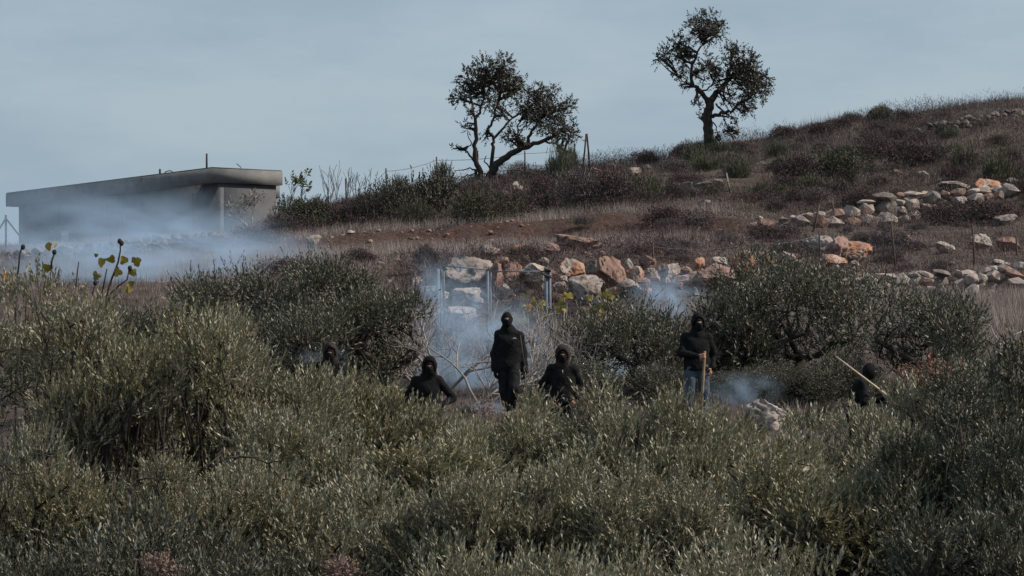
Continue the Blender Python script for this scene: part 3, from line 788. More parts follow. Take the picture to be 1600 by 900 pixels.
def crown_blobs(rng, w, h, n, flat=0.85):
    """lobes of a crown that stands on z=0 and is w wide (radius) and h high"""
    B = []; up = int(n * .55)
    for i in range(n):
        if i < up:
            r = w * .74 * math.sqrt((i + .5) / up); a = i * 2.4 + rng.uniform(-.5, .5)
            z = h * (.80 - .26 * (r / w) ** 2) + rng.normal(0, .07 * h)
        else:
            r = w * .80 * math.sqrt(rng.uniform(.1, 1)); a = rng.uniform(0, 6.28); z = h * rng.uniform(.10, .55)
        B.append((r * math.cos(a), r * math.sin(a) * flat, z, rng.uniform(.22, .33) * min(w, h)))
    B = np.array(B)
    B[:, 2] *= h / np.sort(B[:, 2] + B[:, 3])[-3]
    return B

def olive_crown(name, seed, w, h, nsh, leafL, leafW, nl, mat, shoot=(.16, .34), nblob=16, up=0.9, inner=.22, spikes=.08):
    rng = np.random.default_rng(seed)
    B = crown_blobs(rng, w, h, nblob)
    i = rng.choice(len(B), nsh, p=B[:, 3] ** 2 / np.sum(B[:, 3] ** 2))
    u = unit(rng.normal(size=(nsh, 3)) + [0, 0, .35])
    r = B[i, 3] * rng.uniform(.72, 1.06, nsh)
    inn = rng.random(nsh) < inner; r[inn] *= rng.uniform(.2, .8, inn.sum())
    o = B[i, :3] + u * r[:, None]
    # leave out most shoots buried in other lobes, and those below the skirt
    q = np.linalg.norm(o[:, None, :] - B[None, :, :3], axis=2) / B[None, :, 3]
    keep = (q.min(1) > .62) | inn | (rng.random(nsh) < .25)
    keep &= o[:, 2] > h * .03
    o, u = o[keep], u[keep]
    d = unit(u * .6 + [0, 0, up] + rng.normal(0, .48, u.shape))
    ln = rng.uniform(*shoot, len(o)); sp = rng.random(len(o)) < spikes; ln[sp] *= 1.5
    V, T = shoots(o, d, ln, nl, leafL, leafW, rng)
    return mesh_np(name, V, T, mat), B

def limbs(B, base, rng, r0, fork, name, mat, parent, wob=.12, forks=3):
    """trunk with limbs out to the lobes"""
    mb = MB()
    fork = np.array(fork, float); base = np.array(base, float)
    pts = [base + (fork - base) * t + rng.normal(0, wob * .4, 3) * (0 < t < 1) for t in np.linspace(0, 1, 5)]
    mb.tube(pts, np.linspace(r0 * 1.25, r0 * .85, 5), 8)
    hubs = [fork + np.array([math.cos(a), math.sin(a) * .8, .55]) * np.linalg.norm(fork - base) * .8 for a in rng.uniform(0, 6.28) + np.arange(forks) * 6.28 / forks]
    for hh in hubs:
        pts = [fork + (hh - fork) * t + rng.normal(0, wob * .5, 3) * (0 < t < 1) for t in np.linspace(0, 1, 4)]
        mb.tube(pts, np.linspace(r0 * .7, r0 * .42, 4), 6)
    for b in B:
        hh = min(hubs, key=lambda q: np.linalg.norm(q - b[:3]))
        tip = b[:3] + unit(b[:3] - hh) * b[3] * .5
        pts = [hh + (tip - hh) * t + rng.normal(0, wob * .6, 3) * (0 < t < 1) for t in np.linspace(0, 1, 5)]
        mb.tube(pts, np.linspace(r0 * .36, r0 * .07, 5), 5)
        for _ in range(6):
            k = pts[rng.integers(2, 5)]; e = b[:3] + unit(rng.normal(size=3)) * b[3] * rng.uniform(.8, 1.25)
            mb.tube([k, (k + e) / 2 + rng.normal(0, .05, 3), e], [r0 * .13, r0 * .09, r0 * .03], 4)
    return mb.build(name, mat, parent, True)

# foreground olives: px centre, depth, half width px, top row, label
FRONT = [
 (60, 33.5, 245, 458, 'broad silvery olive tree at the far left in front of the yellow fig shoots', 0),
 (255, 32.5, 205, 462, 'silvery olive tree left of the masked head that peeks over the leaves', 0),
 (365, 33.5, 120, 530, 'olive tree with an upright tuft just left of the masked head among leaves', 0),
 (455, 33.0, 150, 588, 'olive tree whose top hides the two half hidden people at left', 0),
 (575, 34.0, 115, 590, 'olive tree right of the half hidden person in the grey brown hood', 0),
 (655, 34.0, 135, 634, 'olive tree directly below the hooded person with hands on hips', 0),
 (550, 28.5, 230, 750, 'large olive tree at the bottom left of centre with a few brown twigs', 0),
 (775, 31.5, 125, 655, 'olive tree at the bottom centre below the walking person', 0),
 (925, 31.5, 105, 626, 'olive tree with tall upright shoots in front of the hooded person with bare hands', 0),
 (1035, 31.0, 150, 628, 'olive tree in front of the grey half buried boulder', 0),
 (1185, 32.5, 150, 682, 'olive tree in front of the large whitish boulder', 0),
 (1325, 36.0, 165, 640, 'silvery olive tree in front of the person with the long thin stick', 0),
 (1420, 29.5, 150, 688, 'olive tree at the bottom right between the silvery and the dark olive', 0),
 (1575, 31.0, 150, 565, 'dark olive tree at the bottom right corner of the picture', 1),
 (1130, 26.0, 270, 850, 'wide olive tree at the bottom edge right of centre', 0),
 (790, 26.0, 200, 850, 'low olive tree at the bottom edge in the centre', 0),
 (190, 26.0, 330, 815, 'wide shaded olive tree at the bottom left corner', 1),
 (1475, 37.5, 125, 580, 'small pale olive bush right of the person with the long thin stick', 0),
 (1520, 26.5, 170, 780, 'dark olive tree at the bottom edge with bare twigs, right of all paler ones', 1),
]
CROWNS = []
rngF = np.random.default_rng(5)
for k, (px, D, hw, top, lab, dark) in enumerate(FRONT):
    x = (px - 800) / F * D; g = tz(x, D)
    ztop = (HZ - top) / F * D - .17
    w = hw / F * D; H = ztop - g
    h = min(H - .06, 2.95)
    root = empty('olive_tree', (x, D, g)); tag(root, lab, 'olive tree', None)
    z0 = H - h
    n = int(3500 * (w * h) / (1.1 * 2.2) * (30 / D) ** .9)
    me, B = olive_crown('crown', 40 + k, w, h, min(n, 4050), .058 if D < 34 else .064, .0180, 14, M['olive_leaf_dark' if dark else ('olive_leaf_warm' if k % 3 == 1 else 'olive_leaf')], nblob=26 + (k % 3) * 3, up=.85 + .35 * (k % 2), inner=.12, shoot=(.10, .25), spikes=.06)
    c = link('crown', me, root, (0, 0, z0)); c['kind'] = 'stuff'
    B2 = B.copy(); B2[:, 2] += z0
    tr = limbs(B2, (0.05, 0, -.3), rngF, .085, (0, 0, max(.35, z0 * .7)), 'trunk', M['bark'], root)
    CROWNS.append((me, tr.data, w, H))
# lower olives that close the gaps of the front row (they share crowns and trunks with it, turned and scaled)
FILL = [
 (20, 29.0, 150, 615, 0, 'olive tree at the left edge below the broad silvery olive'),
 (150, 29.0, 190, 645, 1, 'shaded olive tree below and right of the broad silvery olive at far left'),
 (325, 28.5, 170, 655, 1, 'olive tree at the left below the silvery olive with a dark gap'),
 (440, 29.5, 155, 655, 3, 'olive tree below the two half hidden people'),
 (845, 34.0, 95, 636, 8, 'olive tree with loose shoots in front of the person with bare hands'),
 (722, 35.0, 75, 650, 4, 'small olive tree between the hooded person with hands on hips and the walking person'),
 (1115, 35.0, 62, 640, 9, 'small olive tree just below the person in blue jeans'),
 (650, 30.5, 150, 684, 4, 'olive tree in the second row below the hooded person with hands on hips'),
 (735, 28.0, 140, 735, 5, 'shaded olive tree low in the middle below the walking person'),
 (880, 28.5, 150, 715, 9, 'shaded olive tree below the tall upright shoots'),
 (1010, 28.0, 150, 735, 9, 'shaded low olive tree below the grey half buried boulder'),
 (1245, 29.5, 165, 712, 10, 'olive tree low at the right below the large whitish boulder'),
 (1500, 29.5, 150, 652, 13, 'dark olive tree left of the darkest olive at the right edge'),
 (1595, 28.0, 130, 690, 13, 'dark low olive tree in the bottom right corner'),
]
for k, (px, D, hw, top, src, lab) in enumerate(FILL):
    me, tme, w0, H0 = CROWNS[src]
    x = (px - 800) / F * D; g = tz(x, D); w = hw / F * D; H = (HZ - top) / F * D - .17 - g
    root = empty('olive_tree', (x, D, g), 1.3 + 2.1 * k); tag(root, lab, 'olive tree')
    sc = (w / w0 * 1.05, w / w0 * 1.05, H / H0)
    c = link('crown', me, root, (0, 0, .06 * sc[2]), None, sc); c['kind'] = 'stuff'
    link('trunk', tme, root, None, None, sc)

# olives behind the people
MIDC = []
MID = [
 (372, 66.5, 130, 415, 600, 'dark olive tree behind the smoke at left with a ragged top'),
 (505, 65.5, 105, 402, 610, 'tall dark olive tree at left whose open top stands against the pale grass'),
 (590, 64.5, 95, 450, 640, 'dark olive tree left of the gate behind the hooded person with hands on hips'),
 (440, 63.0, 130, 480, 680, 'low dark olive tree behind the two half hidden people'),
 (975, 65.0, 128, 474, 690, 'dense dark olive tree between the gate and the person in blue jeans'),
 (1240, 66.0, 148, 402, 680, 'largest dense dark olive tree right of the person in blue jeans'),
 (1150, 65.5, 75, 460, 680, 'narrow olive tree just behind the person in blue jeans'),
 (1440, 64.0, 105, 450, 640, 'open crowned olive tree with a leaning brown trunk at right'),
]
for k, (px, D, hw, top, bot, lab) in enumerate(MID):
    x = (px - 800) / F * D; g = tz(x, D)
    ztop = (HZ - top) / F * D - .15; zbot = (HZ - bot) / F * D
    w = hw / F * D; h = ztop - max(zbot, g + .02)
    z0 = ztop - h - g
    root = empty('olive_tree', (x, D, g)); tag(root, lab, 'olive tree')
    n = int(1750 * (w * h) / (1.3 * 2.2))
    open_tree = k in (0, 1, 7)
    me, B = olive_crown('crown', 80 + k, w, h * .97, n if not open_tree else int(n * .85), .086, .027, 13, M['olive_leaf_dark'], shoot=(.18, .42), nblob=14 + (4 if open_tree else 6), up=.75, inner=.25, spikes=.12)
    c = link('crown', me, root, (0, 0, z0)); c['kind'] = 'stuff'
    B2 = B.copy(); B2[:, 2] += z0
    base = (-.75, -.2, -.25) if k == 7 else (0, 0, -.3)
    tr = limbs(B2, base, rngF, .10, (0.15, 0, max(.5, z0 + h * .2)), 'trunk', M['bark'], root); MIDC.append((me, tr.data, w, z0 + h, z0))

# bushy young olives between and under them (same crowns, turned and scaled)
MIDFILL = [
 (905, 63.5, 70, 552, 4, 'bushy young olive right behind the person with bare hands'),
 (1035, 63.0, 75, 560, 4, 'bushy young olive left behind the person in blue jeans'),
 (1165, 64.0, 70, 560, 5, 'bushy young olive right behind the person in blue jeans'),
 (1250, 63.0, 85, 556, 5, 'bushy young olive behind the large whitish boulder'),
 (1315, 63.5, 80, 545, 4, 'bushy young olive behind the left end of the long thin stick'),
 (1405, 61.5, 70, 575, 5, 'bushy young olive right behind the person with the long thin stick'),
 (1500, 60.5, 85, 548, 6, 'bushy young olive left of the bare grey sapling'),
 (625, 62.0, 60, 585, 2, 'bushy young olive left behind the hooded person with hands on hips'),
 (300, 62.0, 95, 500, 0, 'bushy olive in front of the smoke left of the dark ragged olive'),
 (235, 60.0, 95, 478, 2, 'bushy olive in the smoke right of the yellow fig shoots'),
]
for k, (px, D, hw, top, src, lab) in enumerate(MIDFILL):
    me, tme, w0, H0, zz = MIDC[src]
    x = (px - 800) / F * D; g = tz(x, D); w = hw / F * D; H = (HZ - top) / F * D - .1 - g
    root = empty('olive_tree', (x, D, g), .9 + 1.7 * k); tag(root, lab, 'olive tree')
    sc = (w / w0, w / w0, H / H0)
    c = link('crown', me, root, (0, 0, zz * sc[2] - .12), None, sc); c['kind'] = 'stuff'
    link('trunk', tme, root, None, None, sc)

# ------------------------------------------------------------------ the two trees on the skyline
def skyline_tree(label, D, branches, blobs, to_px, base, seed, leafmat, twig_blobs=(), leaf=.10, dens=1.0):
    rng = np.random.default_rng(seed)
    root = empty('hillside_tree', base); tag(root, label, 'tree')
    b0 = np.array(base[:])
    mb = MB(); nodes = []
    for pts, r0, r1, dy in branches:
        px = [to_px(u, v) for u, v in pts]
        P = np.array([W(a, b, D + dy * i / (len(px) - 1)) for i, (a, b) in enumerate(px)])
        k = D / F
        # resample with a little gnarl
        t = np.linspace(0, 1, (len(P) - 1) * 3 + 1); s = np.linspace(0, 1, len(P))
        Q = np.stack([np.interp(t, s, P[:, j]) for j in range(3)], 1); Q[1:-1] += rng.normal(0, .03, (len(Q) - 2, 3))
        mb.tube(Q - b0, np.linspace(r0, r1, len(Q)) * k, 7)
        nodes += list(Q)
    nodes = np.array(nodes)
    o_all, d_all = [], []
    for (u, v, r, dn) in blobs:
        a, b = to_px(u, v); k = D / F; s = 1.0 / SCL[0]
        dy = rng.normal(0, .9) ; c = np.array(W(a, b, D + dy)); R = r * s * k
        near = nodes[np.argsort(np.linalg.norm(nodes - c, axis=1))[:3]]
        for q in range(5 if dn > .4 else 7):
            st = near[q % 3]; e = c + unit(rng.normal(size=3)) * R * rng.uniform(.4, 1.0)
            m_ = (st + e) / 2 + rng.normal(0, R * .18, 3)
            mb.tube(np.array([st, m_, e]) - b0, np.array([1.7, 1.1, .45]) * k, 4)
            for _ in range(3):
                e2 = m_ + (e - m_) * rng.uniform(.2, 1) + unit(rng.normal(size=3)) * R * .6
                mb.tube(np.array([m_ + (e - m_) * .4, e2]) - b0, np.array([.8, .35]) * k, 3)
        n = int(dn * dens * 95 * (R / .8) ** 1.7)
        uu = unit(rng.normal(size=(n, 3))); rr = R * rng.uniform(.15, 1.08, n) ** .6
        o = c + uu * rr[:, None] * [1, 1.15, .95]
        o_all.append(o); d_all.append(unit(uu + rng.normal(0, .6, uu.shape) + [0, 0, .15]))
    o = np.concatenate(o_all) - b0; d = np.concatenate(d_all)
    V, T = shoots(o, d, rng.uniform(.15, .35, len(o)), 8, leaf, leaf * .52, rng, open_=1.0)
    mb.build('trunk', M['bark'], root, True)
    c = link('crown', mesh_np('crown', V, T, M[leafmat]), root); c['kind'] = 'stuff'
    return root

SCL = [3.75]
T1 = lambda u, v: (680 + u / 3.75, 60 + v / 3.75)
base1 = gh(764, 290); D1 = base1.y
skyline_tree('spreading many stemmed tree on the skyline whose right limb leans far over', D1,
  [([(275, 870), (262, 800), (240, 740), (235, 650), (240, 560), (235, 470), (215, 390), (200, 330)], 5.2, 1.5, -1),
   ([(235, 470), (265, 420), (285, 340), (290, 260)], 2.4, 1.0, .6),
   ([(305, 870), (318, 820), (330, 770), (340, 640), (345, 590), (400, 520), (455, 465)], 4.2, 1.3, 1),
   ([(345, 590), (310, 530), (350, 460), (365, 400), (380, 320)], 2.6, 1.0, -.5),
   ([(310, 860), (322, 800), (360, 740), (420, 695), (490, 655), (540, 630), (640, 600), (700, 565), (760, 520)], 7.5, 1.6, -1.5),
   ([(540, 630), (548, 560), (600, 490), (640, 430)], 3.2, 1.0, .5), ([(490, 655), (480, 590), (490, 520), (520, 430)], 2.0, .8, .8),
   ([(640, 600), (700, 620), (760, 650)], 1.8, .6, .3),
   ([(240, 735), (215, 700), (185, 665), (178, 645), (120, 632)], 2.2, .6, -.6), ([(240, 770), (190, 765), (110, 775)], 1.4, .5, .3),
   ([(242, 790), (190, 800), (140, 830)], 1.2, .5, .4), ([(255, 745), (250, 690), (252, 660)], 1.6, 1.2, 0), ([(238, 840), (240, 790), (235, 770)], 3.0, 2.0, .5),
   ([(180, 655), (215, 610), (190, 560), (185, 530)], 1.1, .4, .3), ([(330, 780), (290, 720), (300, 690)], 1.4, .6, .2)],
  [(200, 230, 70, 1), (290, 160, 58, 1), (400, 148, 55, 1), (250, 290, 75, .8), (340, 240, 85, .9), (420, 250, 75, 1), (450, 300, 65, .9), (330, 365, 65, .9),
   (500, 265, 40, .6), (125, 355, 38, 1), (180, 330, 50, .7), (590, 310, 45, 1), (680, 310, 34, .9), (620, 375, 78, 1), (520, 400, 68, .8), (700, 430, 78, 1),
   (780, 390, 36, .9), (640, 480, 78, 1), (560, 460, 60, .9), (700, 540, 55, .8), (780, 505, 45, .7), (825, 570, 28, .8), (760, 600, 45, .4), (430, 590, 40, .7),
   (500, 600, 38, .6), (460, 535, 38, .7), (180, 515, 26, .7), (740, 660, 38, .35), (760, 715, 36, .35), (120, 640, 30, .12), (210, 440, 40, .2), (300, 560, 40, .2), (400, 450, 40, .4)],
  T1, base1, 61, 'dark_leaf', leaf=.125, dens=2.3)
SCL = [3.4625]
T2 = lambda u, v: (1000 + u / 3.4625, v / 3.4625)
base2 = gh(1109, 238); D2 = base2.y
skyline_tree('lone thick trunked tree on the skyline with a forked crown', D2,
  [([(383, 850), (376, 760), (370, 690), (368, 620), (374, 560), (376, 535)], 9.0, 6.2, 0),
   ([(374, 555), (350, 520), (320, 495), (288, 467), (276, 420), (280, 365), (300, 310), (340, 240), (332, 160)], 4.2, .9, -1),
   ([(378, 550), (400, 515), (432, 488), (480, 430), (490, 350), (505, 265)], 6.0, 1.2, 1),
   ([(390, 632), (440, 612), (500, 600), (560, 545), (640, 490)], 3.4, .8, -1.2),
   ([(320, 490), (360, 490), (400, 440), (440, 380)], 1.8, .6, .8), ([(480, 430), (545, 400), (610, 380)], 2.6, .7, .5), ([(288, 467), (230, 440), (200, 400)], 1.4, .5, -.5),
   ([(300, 310), (230, 300), (150, 310)], 1.6, .5, .5), ([(410, 560), (440, 600), (470, 680), (510, 720)], 1.6, .5, -.5), ([(392, 660), (420, 700), (430, 760)], 1.2, .4, -.3)],
  [(125, 312, 42, 1), (180, 275, 52, .9), (240, 250, 55, .7), (250, 330, 48, .9), (200, 220, 38, .6), (270, 160, 40, .6), (310, 115, 48, .8), (380, 120, 58, 1), (412, 155, 48, 1),
   (428, 182, 32, .8), (380, 210, 30, .8), (340, 190, 40, .5), (210, 400, 42, .3), (240, 455, 36, .3), (350, 330, 58, .35), (340, 400, 58, .35), (400, 370, 48, .4), (430, 435, 46, .9),
   (478, 290, 36, .8), (525, 265, 36, .7), (560, 320, 58, .9), (605, 330, 42, .9), (500, 370, 55, .8), (545, 400, 66, 1), (610, 420, 66, .9), (660, 425, 44, .9), (560, 480, 66, .8),
   (640, 500, 56, .9), (682, 470, 32, .8), (560, 555, 46, .8), (590, 600, 32, .8), (480, 540, 45, .5), (500, 650, 38, .25), (460, 700, 46, .25), (520, 715, 40, .3), (430, 760, 38, .25), (305, 580, 26, .5), (330, 640, 18, .3)],
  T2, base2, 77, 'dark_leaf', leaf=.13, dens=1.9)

# ------------------------------------------------------------------ bare branches
def bare_tree(root, name, start, dirn, length, r, depth, rng, mat, spread=.55, up=.15, kids=(2, 4), sides=5, min_r=.004):
    mb = MB(); tips = []
    def grow(p, d, L, r, lv):
        n = 4; pts = [p]; q = p; dd = d
        for i in range(n):
            dd = unit(dd + rng.normal(0, .13, 3) + np.array([0, 0, up * .15])); q = q + dd * L / n; pts.append(q)
        mb.tube(pts, np.linspace(r, max(r * .6, min_r), len(pts)), sides if lv < 2 else 4, lv == 0)
        if lv >= depth: tips.append((q, dd)); return
        for _ in range(rng.integers(*kids)):
            i = rng.integers(2, len(pts)); e1, e2 = perp(dd[None]); a = rng.uniform(0, 6.28)
            nd = unit(dd + spread * rng.uniform(.6, 1.4) * (math.cos(a) * e1[0] + math.sin(a) * e2[0]) + np.array([0, 0, up]))
            grow(pts[i], nd, L * rng.uniform(.55, .8), max(r * .58, min_r), lv + 1)
    grow(np.array(start, float), unit(np.array(dirn, float)), length, r, 0)
    return mb, tips

rngB = np.random.default_rng(11)
BARE = [   # px, py base, depth, lean x, height, recursion, radius, label
 (700, 650, 65.0, -.1, 1.15, 4, .034, 'pale bare fig tree left of the walking person, its forked twigs in blue smoke'),
 (750, 655, 63.5, .3, .95, 4, .028, 'bare fig bush with crossing grey twigs just left of the walking person'),
 (840, 655, 64.0, .1, 1.05, 4, .028, 'bare fig bush with grey twigs just right of the walking person'),
 (668, 600, 67.0, .25, 1.1, 4, .026, 'slender pale bare sapling beside the left gate post'),
 (780, 600, 67.5, -.2, .9, 4, .022, 'low bare tangle of grey twigs behind the walking person at the gate'),
 (850, 600, 67.5, .1, .85, 4, .022, 'low bare tangle of grey twigs behind the right gate post'),
 (725, 600, 66.5, .4, 1.0, 4, .024, 'low bare tangle of grey twigs between the left and middle gate posts'),
]
for (px, py, D, lean, H, dep, r, lab) in BARE:
    x = (px - 800) / F * D; g = tz(x, D)
    root = empty('bare_tree', (x, D, g)); tag(root, lab, 'bare bush')
    mb0 = MB(); 
    for s in range(7):
        a = rngB.uniform(-1.1, 1.1)
        mb, tips = bare_tree(root, 'stem', (rngB.normal(0, .12), rngB.normal(0, .12), -.1), (lean + a, rngB.normal(0, .35), .8), H * rngB.uniform(.6, .95), r, dep, rngB, None, kids=(2, 4), spread=.7, up=.05)
        mb.build('stem', M['pale_bark'], root, True)
# pale leafless tree beside the house
g = gh(392, 358)
root = empty('bare_tree', g); tag(root, 'pale leafless tree with fanned branches in front of the concrete house end wall', 'bare tree')
for s in range(4):
    mb, tips = bare_tree(root, 'stem', (0, 0, -.1), (rngB.uniform(-.7, .5), rngB.normal(0, .3), .8), .62, .04, 4, rngB, None, spread=.6, up=.1, min_r=.012)
    mb.build('stem', M['pale_bark'], root, True)
    if s < 2:
        tp = np.array([t[0] for t in tips]); td = np.array([t[1] for t in tips])
        V, T = shoots(tp, td, np.full(len(tp), .2), 4, .12, .06, rngB, 1.1)
        c = link('crown', mesh_np('crown', V, T, M['straw']), root); c['kind'] = 'stuff'
# thin bare shrubs on the skyline left of the leaning tree
for (px, py, H, lab) in ((519, 336, 1.1, 'bare upright twigs of a leafless shrub right of the green shoots'), (553, 334, 1.0, 'bare upright twigs beside the leaning fence posts')):
    g = gh(px, py); root = empty('bare_shrub', g); tag(root, lab, 'shrub')
    for s in range(5):
        mb, tips = bare_tree(root, 'stem', (rngB.normal(0, .2), 0, -.1), (rngB.normal(0, .18), 0, 1), H, .022, 2, rngB, None, spread=.35, up=.4, min_r=.008)
        mb.build('stem', M['thorn_grey'], root)
# bare grey sapling at the right with one orange leaf
D = 40.0; x = (1553 - 800) / F * D; g = tz(x, D); zb = (HZ - 610) / F * D
root = empty('bare_sapling', (x, D, g)); tag(root, 'bare grey forked sapling at the right edge with one orange leaf', 'sapling')
def sp(px, py): return np.array([(px - 800) / F * D - x, 0, (HZ - py) / F * D - g])
mb = MB(); mb.tube([np.array([-.02, 0, -.2]), sp(1549, 640), sp(1552, 590), sp(1557, 560), sp(1562, 536)], [.03, .026, .024, .02, .016], 6); mb.build('stem', M['pale_bark'], root, True)
for pts, r in (([(1562, 536), (1552, 520), (1549, 508)], .010), ([(1562, 536), (1580, 526), (1602, 515)], .012), ([(1560, 545), (1580, 543), (1592, 546), (1602, 540)], .012), ([(1592, 546), (1600, 552)], .007), ([(1557, 560), (1563, 552), (1567, 540)], .006), ([(1549, 590), (1540, 578), (1536, 570)], .006)):
    mb = MB(); mb.tube([sp(*p) + np.array([0, .02 * i, 0]) for i, p in enumerate(pts)], np.linspace(r, r * .5, len(pts)), 5); mb.build('branch', M['pale_bark'], root, True)

# ------------------------------------------------------------------ fig shoots with yellow leaves
def fig_leaf_mesh(seed, mat):
    rng = np.random.default_rng(seed)
    a = np.linspace(-.5, 2 * np.pi - .5, 16, endpoint=False) ; 
    lob = .62 + .38 * np.abs(np.cos((a - np.pi / 2) * 1.5)) ** 1.0
    lob *= rng.uniform(.88, 1.1, 16)
    P = np.stack([np.cos(a) * lob * .55, np.zeros(16), .45 + np.sin(a) * lob * .55], 1)
    P[:, 1] = .35 * P[:, 0] ** 2 + .12 * np.sin(P[:, 2] * 4 + seed) + .1 * rng.normal(size=16) * .4
    V = np.concatenate([P, [[0, -.03, .45]], [[0, 0, -.25]], [[.03, 0, -.05]], [[-.03, 0, -.05]]])
    i = np.arange(16)
    T = np.concatenate([np.stack([i, (i + 1) % 16, np.full(16, 16)], 1), [[17, 18, 19]]])
    return mesh_np('leaf', V, T, mat)
FLM = {m: [fig_leaf_mesh(s, M[m]) for s in range(4)] for m in ('fig_leaf', 'orange_leaf', 'fig_green_leaf')}
BUD = None
def bud_mesh():
    V, Fc = ICO2; V = V * [1, 1, 1.25]; return mesh_np('fig', V, Fc, M['bark'], True)
BUD = bud_mesh()
rngL = random.Random(3)
def fig_shoot(label, D, stems, leaves, buds=()):
    px0, py0 = stems[0][0][-1]
    x = (px0 - 800) / F * D; g = tz(x, D)
    root = empty('fig_shoot', (x, D, g)); tag(root, label, 'fig shoot')
    def sp(px, py, dy=0): return Vector(((px - 800) / F * D - x, dy, (HZ - py) / F * D - g))
    for pts, r in stems:
        P = [sp(*p) for p in pts]
        P = P + [Vector((P[-1].x * .6, .05, -.2))]
        P = np.array(P); P[1:-1] += np.random.default_rng(int(pts[0][0])).normal(0, .006, (len(P) - 2, 3))
        mb = MB(); mb.tube(P[::-1], np.linspace(r * 1.3, r * .7, len(P)), 6); mb.build('stem', M['bark'], root, True)
    for (px, py, w, ang, mat) in leaves:
        k = D / F
        link('leaf', FLM[mat][rngL.randrange(4)], root, sp(px, py, rngL.uniform(-.05, .05)), (rngL.uniform(-.5, .5), math.radians(ang), rngL.uniform(-.7, .7)), (w * k * .95, w * k, w * k * .9))
    for (px, py) in buds:
        link('fig', BUD, root, sp(px, py), None, (3.6 * D / F,) * 3)
fig_shoot('tall thin fig shoot at far left with orange and yellow leaves low on it', 38.5, [([(35, 384), (32, 398), (28, 420), (27, 445), (24, 490)], .011), ([(43, 448), (40, 480)], .007)],
  [(14, 432, 12, -70, 'orange_leaf'), (30, 436, 13, -20, 'fig_leaf'), (46, 435, 14, 85, 'fig_green_leaf'), (37, 452, 12, 170, 'fig_leaf'), (20, 440, 10, 200, 'orange_leaf')], [(36, 386)])
fig_shoot('fig shoot with two yellow leaves on its left side, left of the bare stick', 38.5, [([(86, 392), (82, 410), (80, 432), (77, 452), (74, 490)], .014)],
  [(80, 386, 15, -75, 'fig_leaf'), (84, 385, 10, 60, 'fig_leaf'), (78, 424, 17, -40, 'fig_leaf'), (55, 492, 9, 90, 'orange_leaf')], [(85, 394), (81, 428)])
fig_shoot('bare thin stick between two leafy fig shoots', 38.5, [([(123, 409), (122, 425), (118, 452), (116, 500)], .008)], [])
fig_shoot('forked fig shoot with a cluster of yellow leaves, right of the bare stick', 38.5,
  [([(188, 378), (187, 392), (183, 410), (174, 436), (168, 462), (165, 500)], .011), ([(167, 420), (163, 436), (158, 460), (157, 500)], .009), ([(202, 420), (197, 436), (186, 448), (170, 462)], .010), ([(150, 440), (145, 458), (144, 490)], .008), ([(200, 447), (198, 466), (198, 490)], .005)],
  [(160, 413, 17, -50, 'fig_leaf'), (172, 411, 15, 20, 'fig_leaf'), (177, 424, 18, 100, 'fig_leaf'), (196, 412, 16, -30, 'fig_leaf'), (207, 413, 18, 50, 'fig_leaf'), (205, 421, 14, 150, 'fig_leaf'), (156, 435, 16, -40, 'fig_green_leaf'), (197, 449, 16, 110, 'fig_leaf'), (202, 446, 12, 60, 'fig_green_leaf'), (153, 401, 7, -50, 'fig_green_leaf')],
  [(187, 377), (190, 380), (203, 419), (149, 442)])
# yellowing fig leaves at the gate
def fig_bush(label, px, py, D, leaves):
    x = (px - 800) / F * D; g = tz(x, D); root = empty('fig_bush', (x, D, g)); tag(root, label, 'fig bush')
    for i, (lx, ly, w, mat) in enumerate(leaves):
        p = np.array(((lx - 800) / F * D - x, rngB.normal(0, .15), (HZ - ly) / F * D - g))
        if i % 3 == 0:
            mb = MB(); mb.tube([np.array([p[0] * .3, 0, -.1]), p * [.8, .6, .55] + [0, 0, 0], p], [.014, .010, .005], 5); mb.build('stem', M['pale_bark'], root, True)
        k = D / F
        link('leaf', FLM[mat][i % 4], root, p, (rngB.uniform(-.7, .7), math.radians(rngB.uniform(60, 300)), rngB.uniform(-.8, .8)), (w * k,) * 3)
R_ = random.Random(9)
fig_bush('fig bush with one orange leaf and yellow green leaves right of the walking person\'s head', 830, 500, 69.0,
  [(824, 474, 16, 'orange_leaf'), (815, 462, 10, 'fig_leaf')] + [(R_.uniform(812, 850), R_.uniform(468, 500), R_.uniform(9, 13), R_.choice(['fig_green_leaf', 'fig_leaf'])) for _ in range(16)])
fig_bush('fig bush with yellow green leaves at the foot of the grey pink boulder', 935, 490, 68.5,
  [(R_.uniform(915, 962), R_.uniform(452, 492), R_.uniform(9, 13), R_.choice(['fig_green_leaf', 'fig_green_leaf', 'fig_leaf'])) for _ in range(26)])
fig_bush('fig bush with yellow green leaves just right of the right gate post', 876, 495, 68.5,
  [(R_.uniform(862, 888), R_.uniform(458, 492), R_.uniform(8, 12), R_.choice(['fig_green_leaf', 'fig_leaf'])) for _ in range(14)])
# orange leaf of the right sapling
sx_ = (1590 - 800) / F * 40.0
o = link('leaf', FLM['orange_leaf'][1], bpy.data.objects['bare_sapling'], Vector((sx_ - (1553 - 800) / F * 40.0, .02, (HZ - 534) / F * 40.0 - bpy.data.objects['bare_sapling'].location.z)), (.3, 2.2, .3), (.075,) * 3)
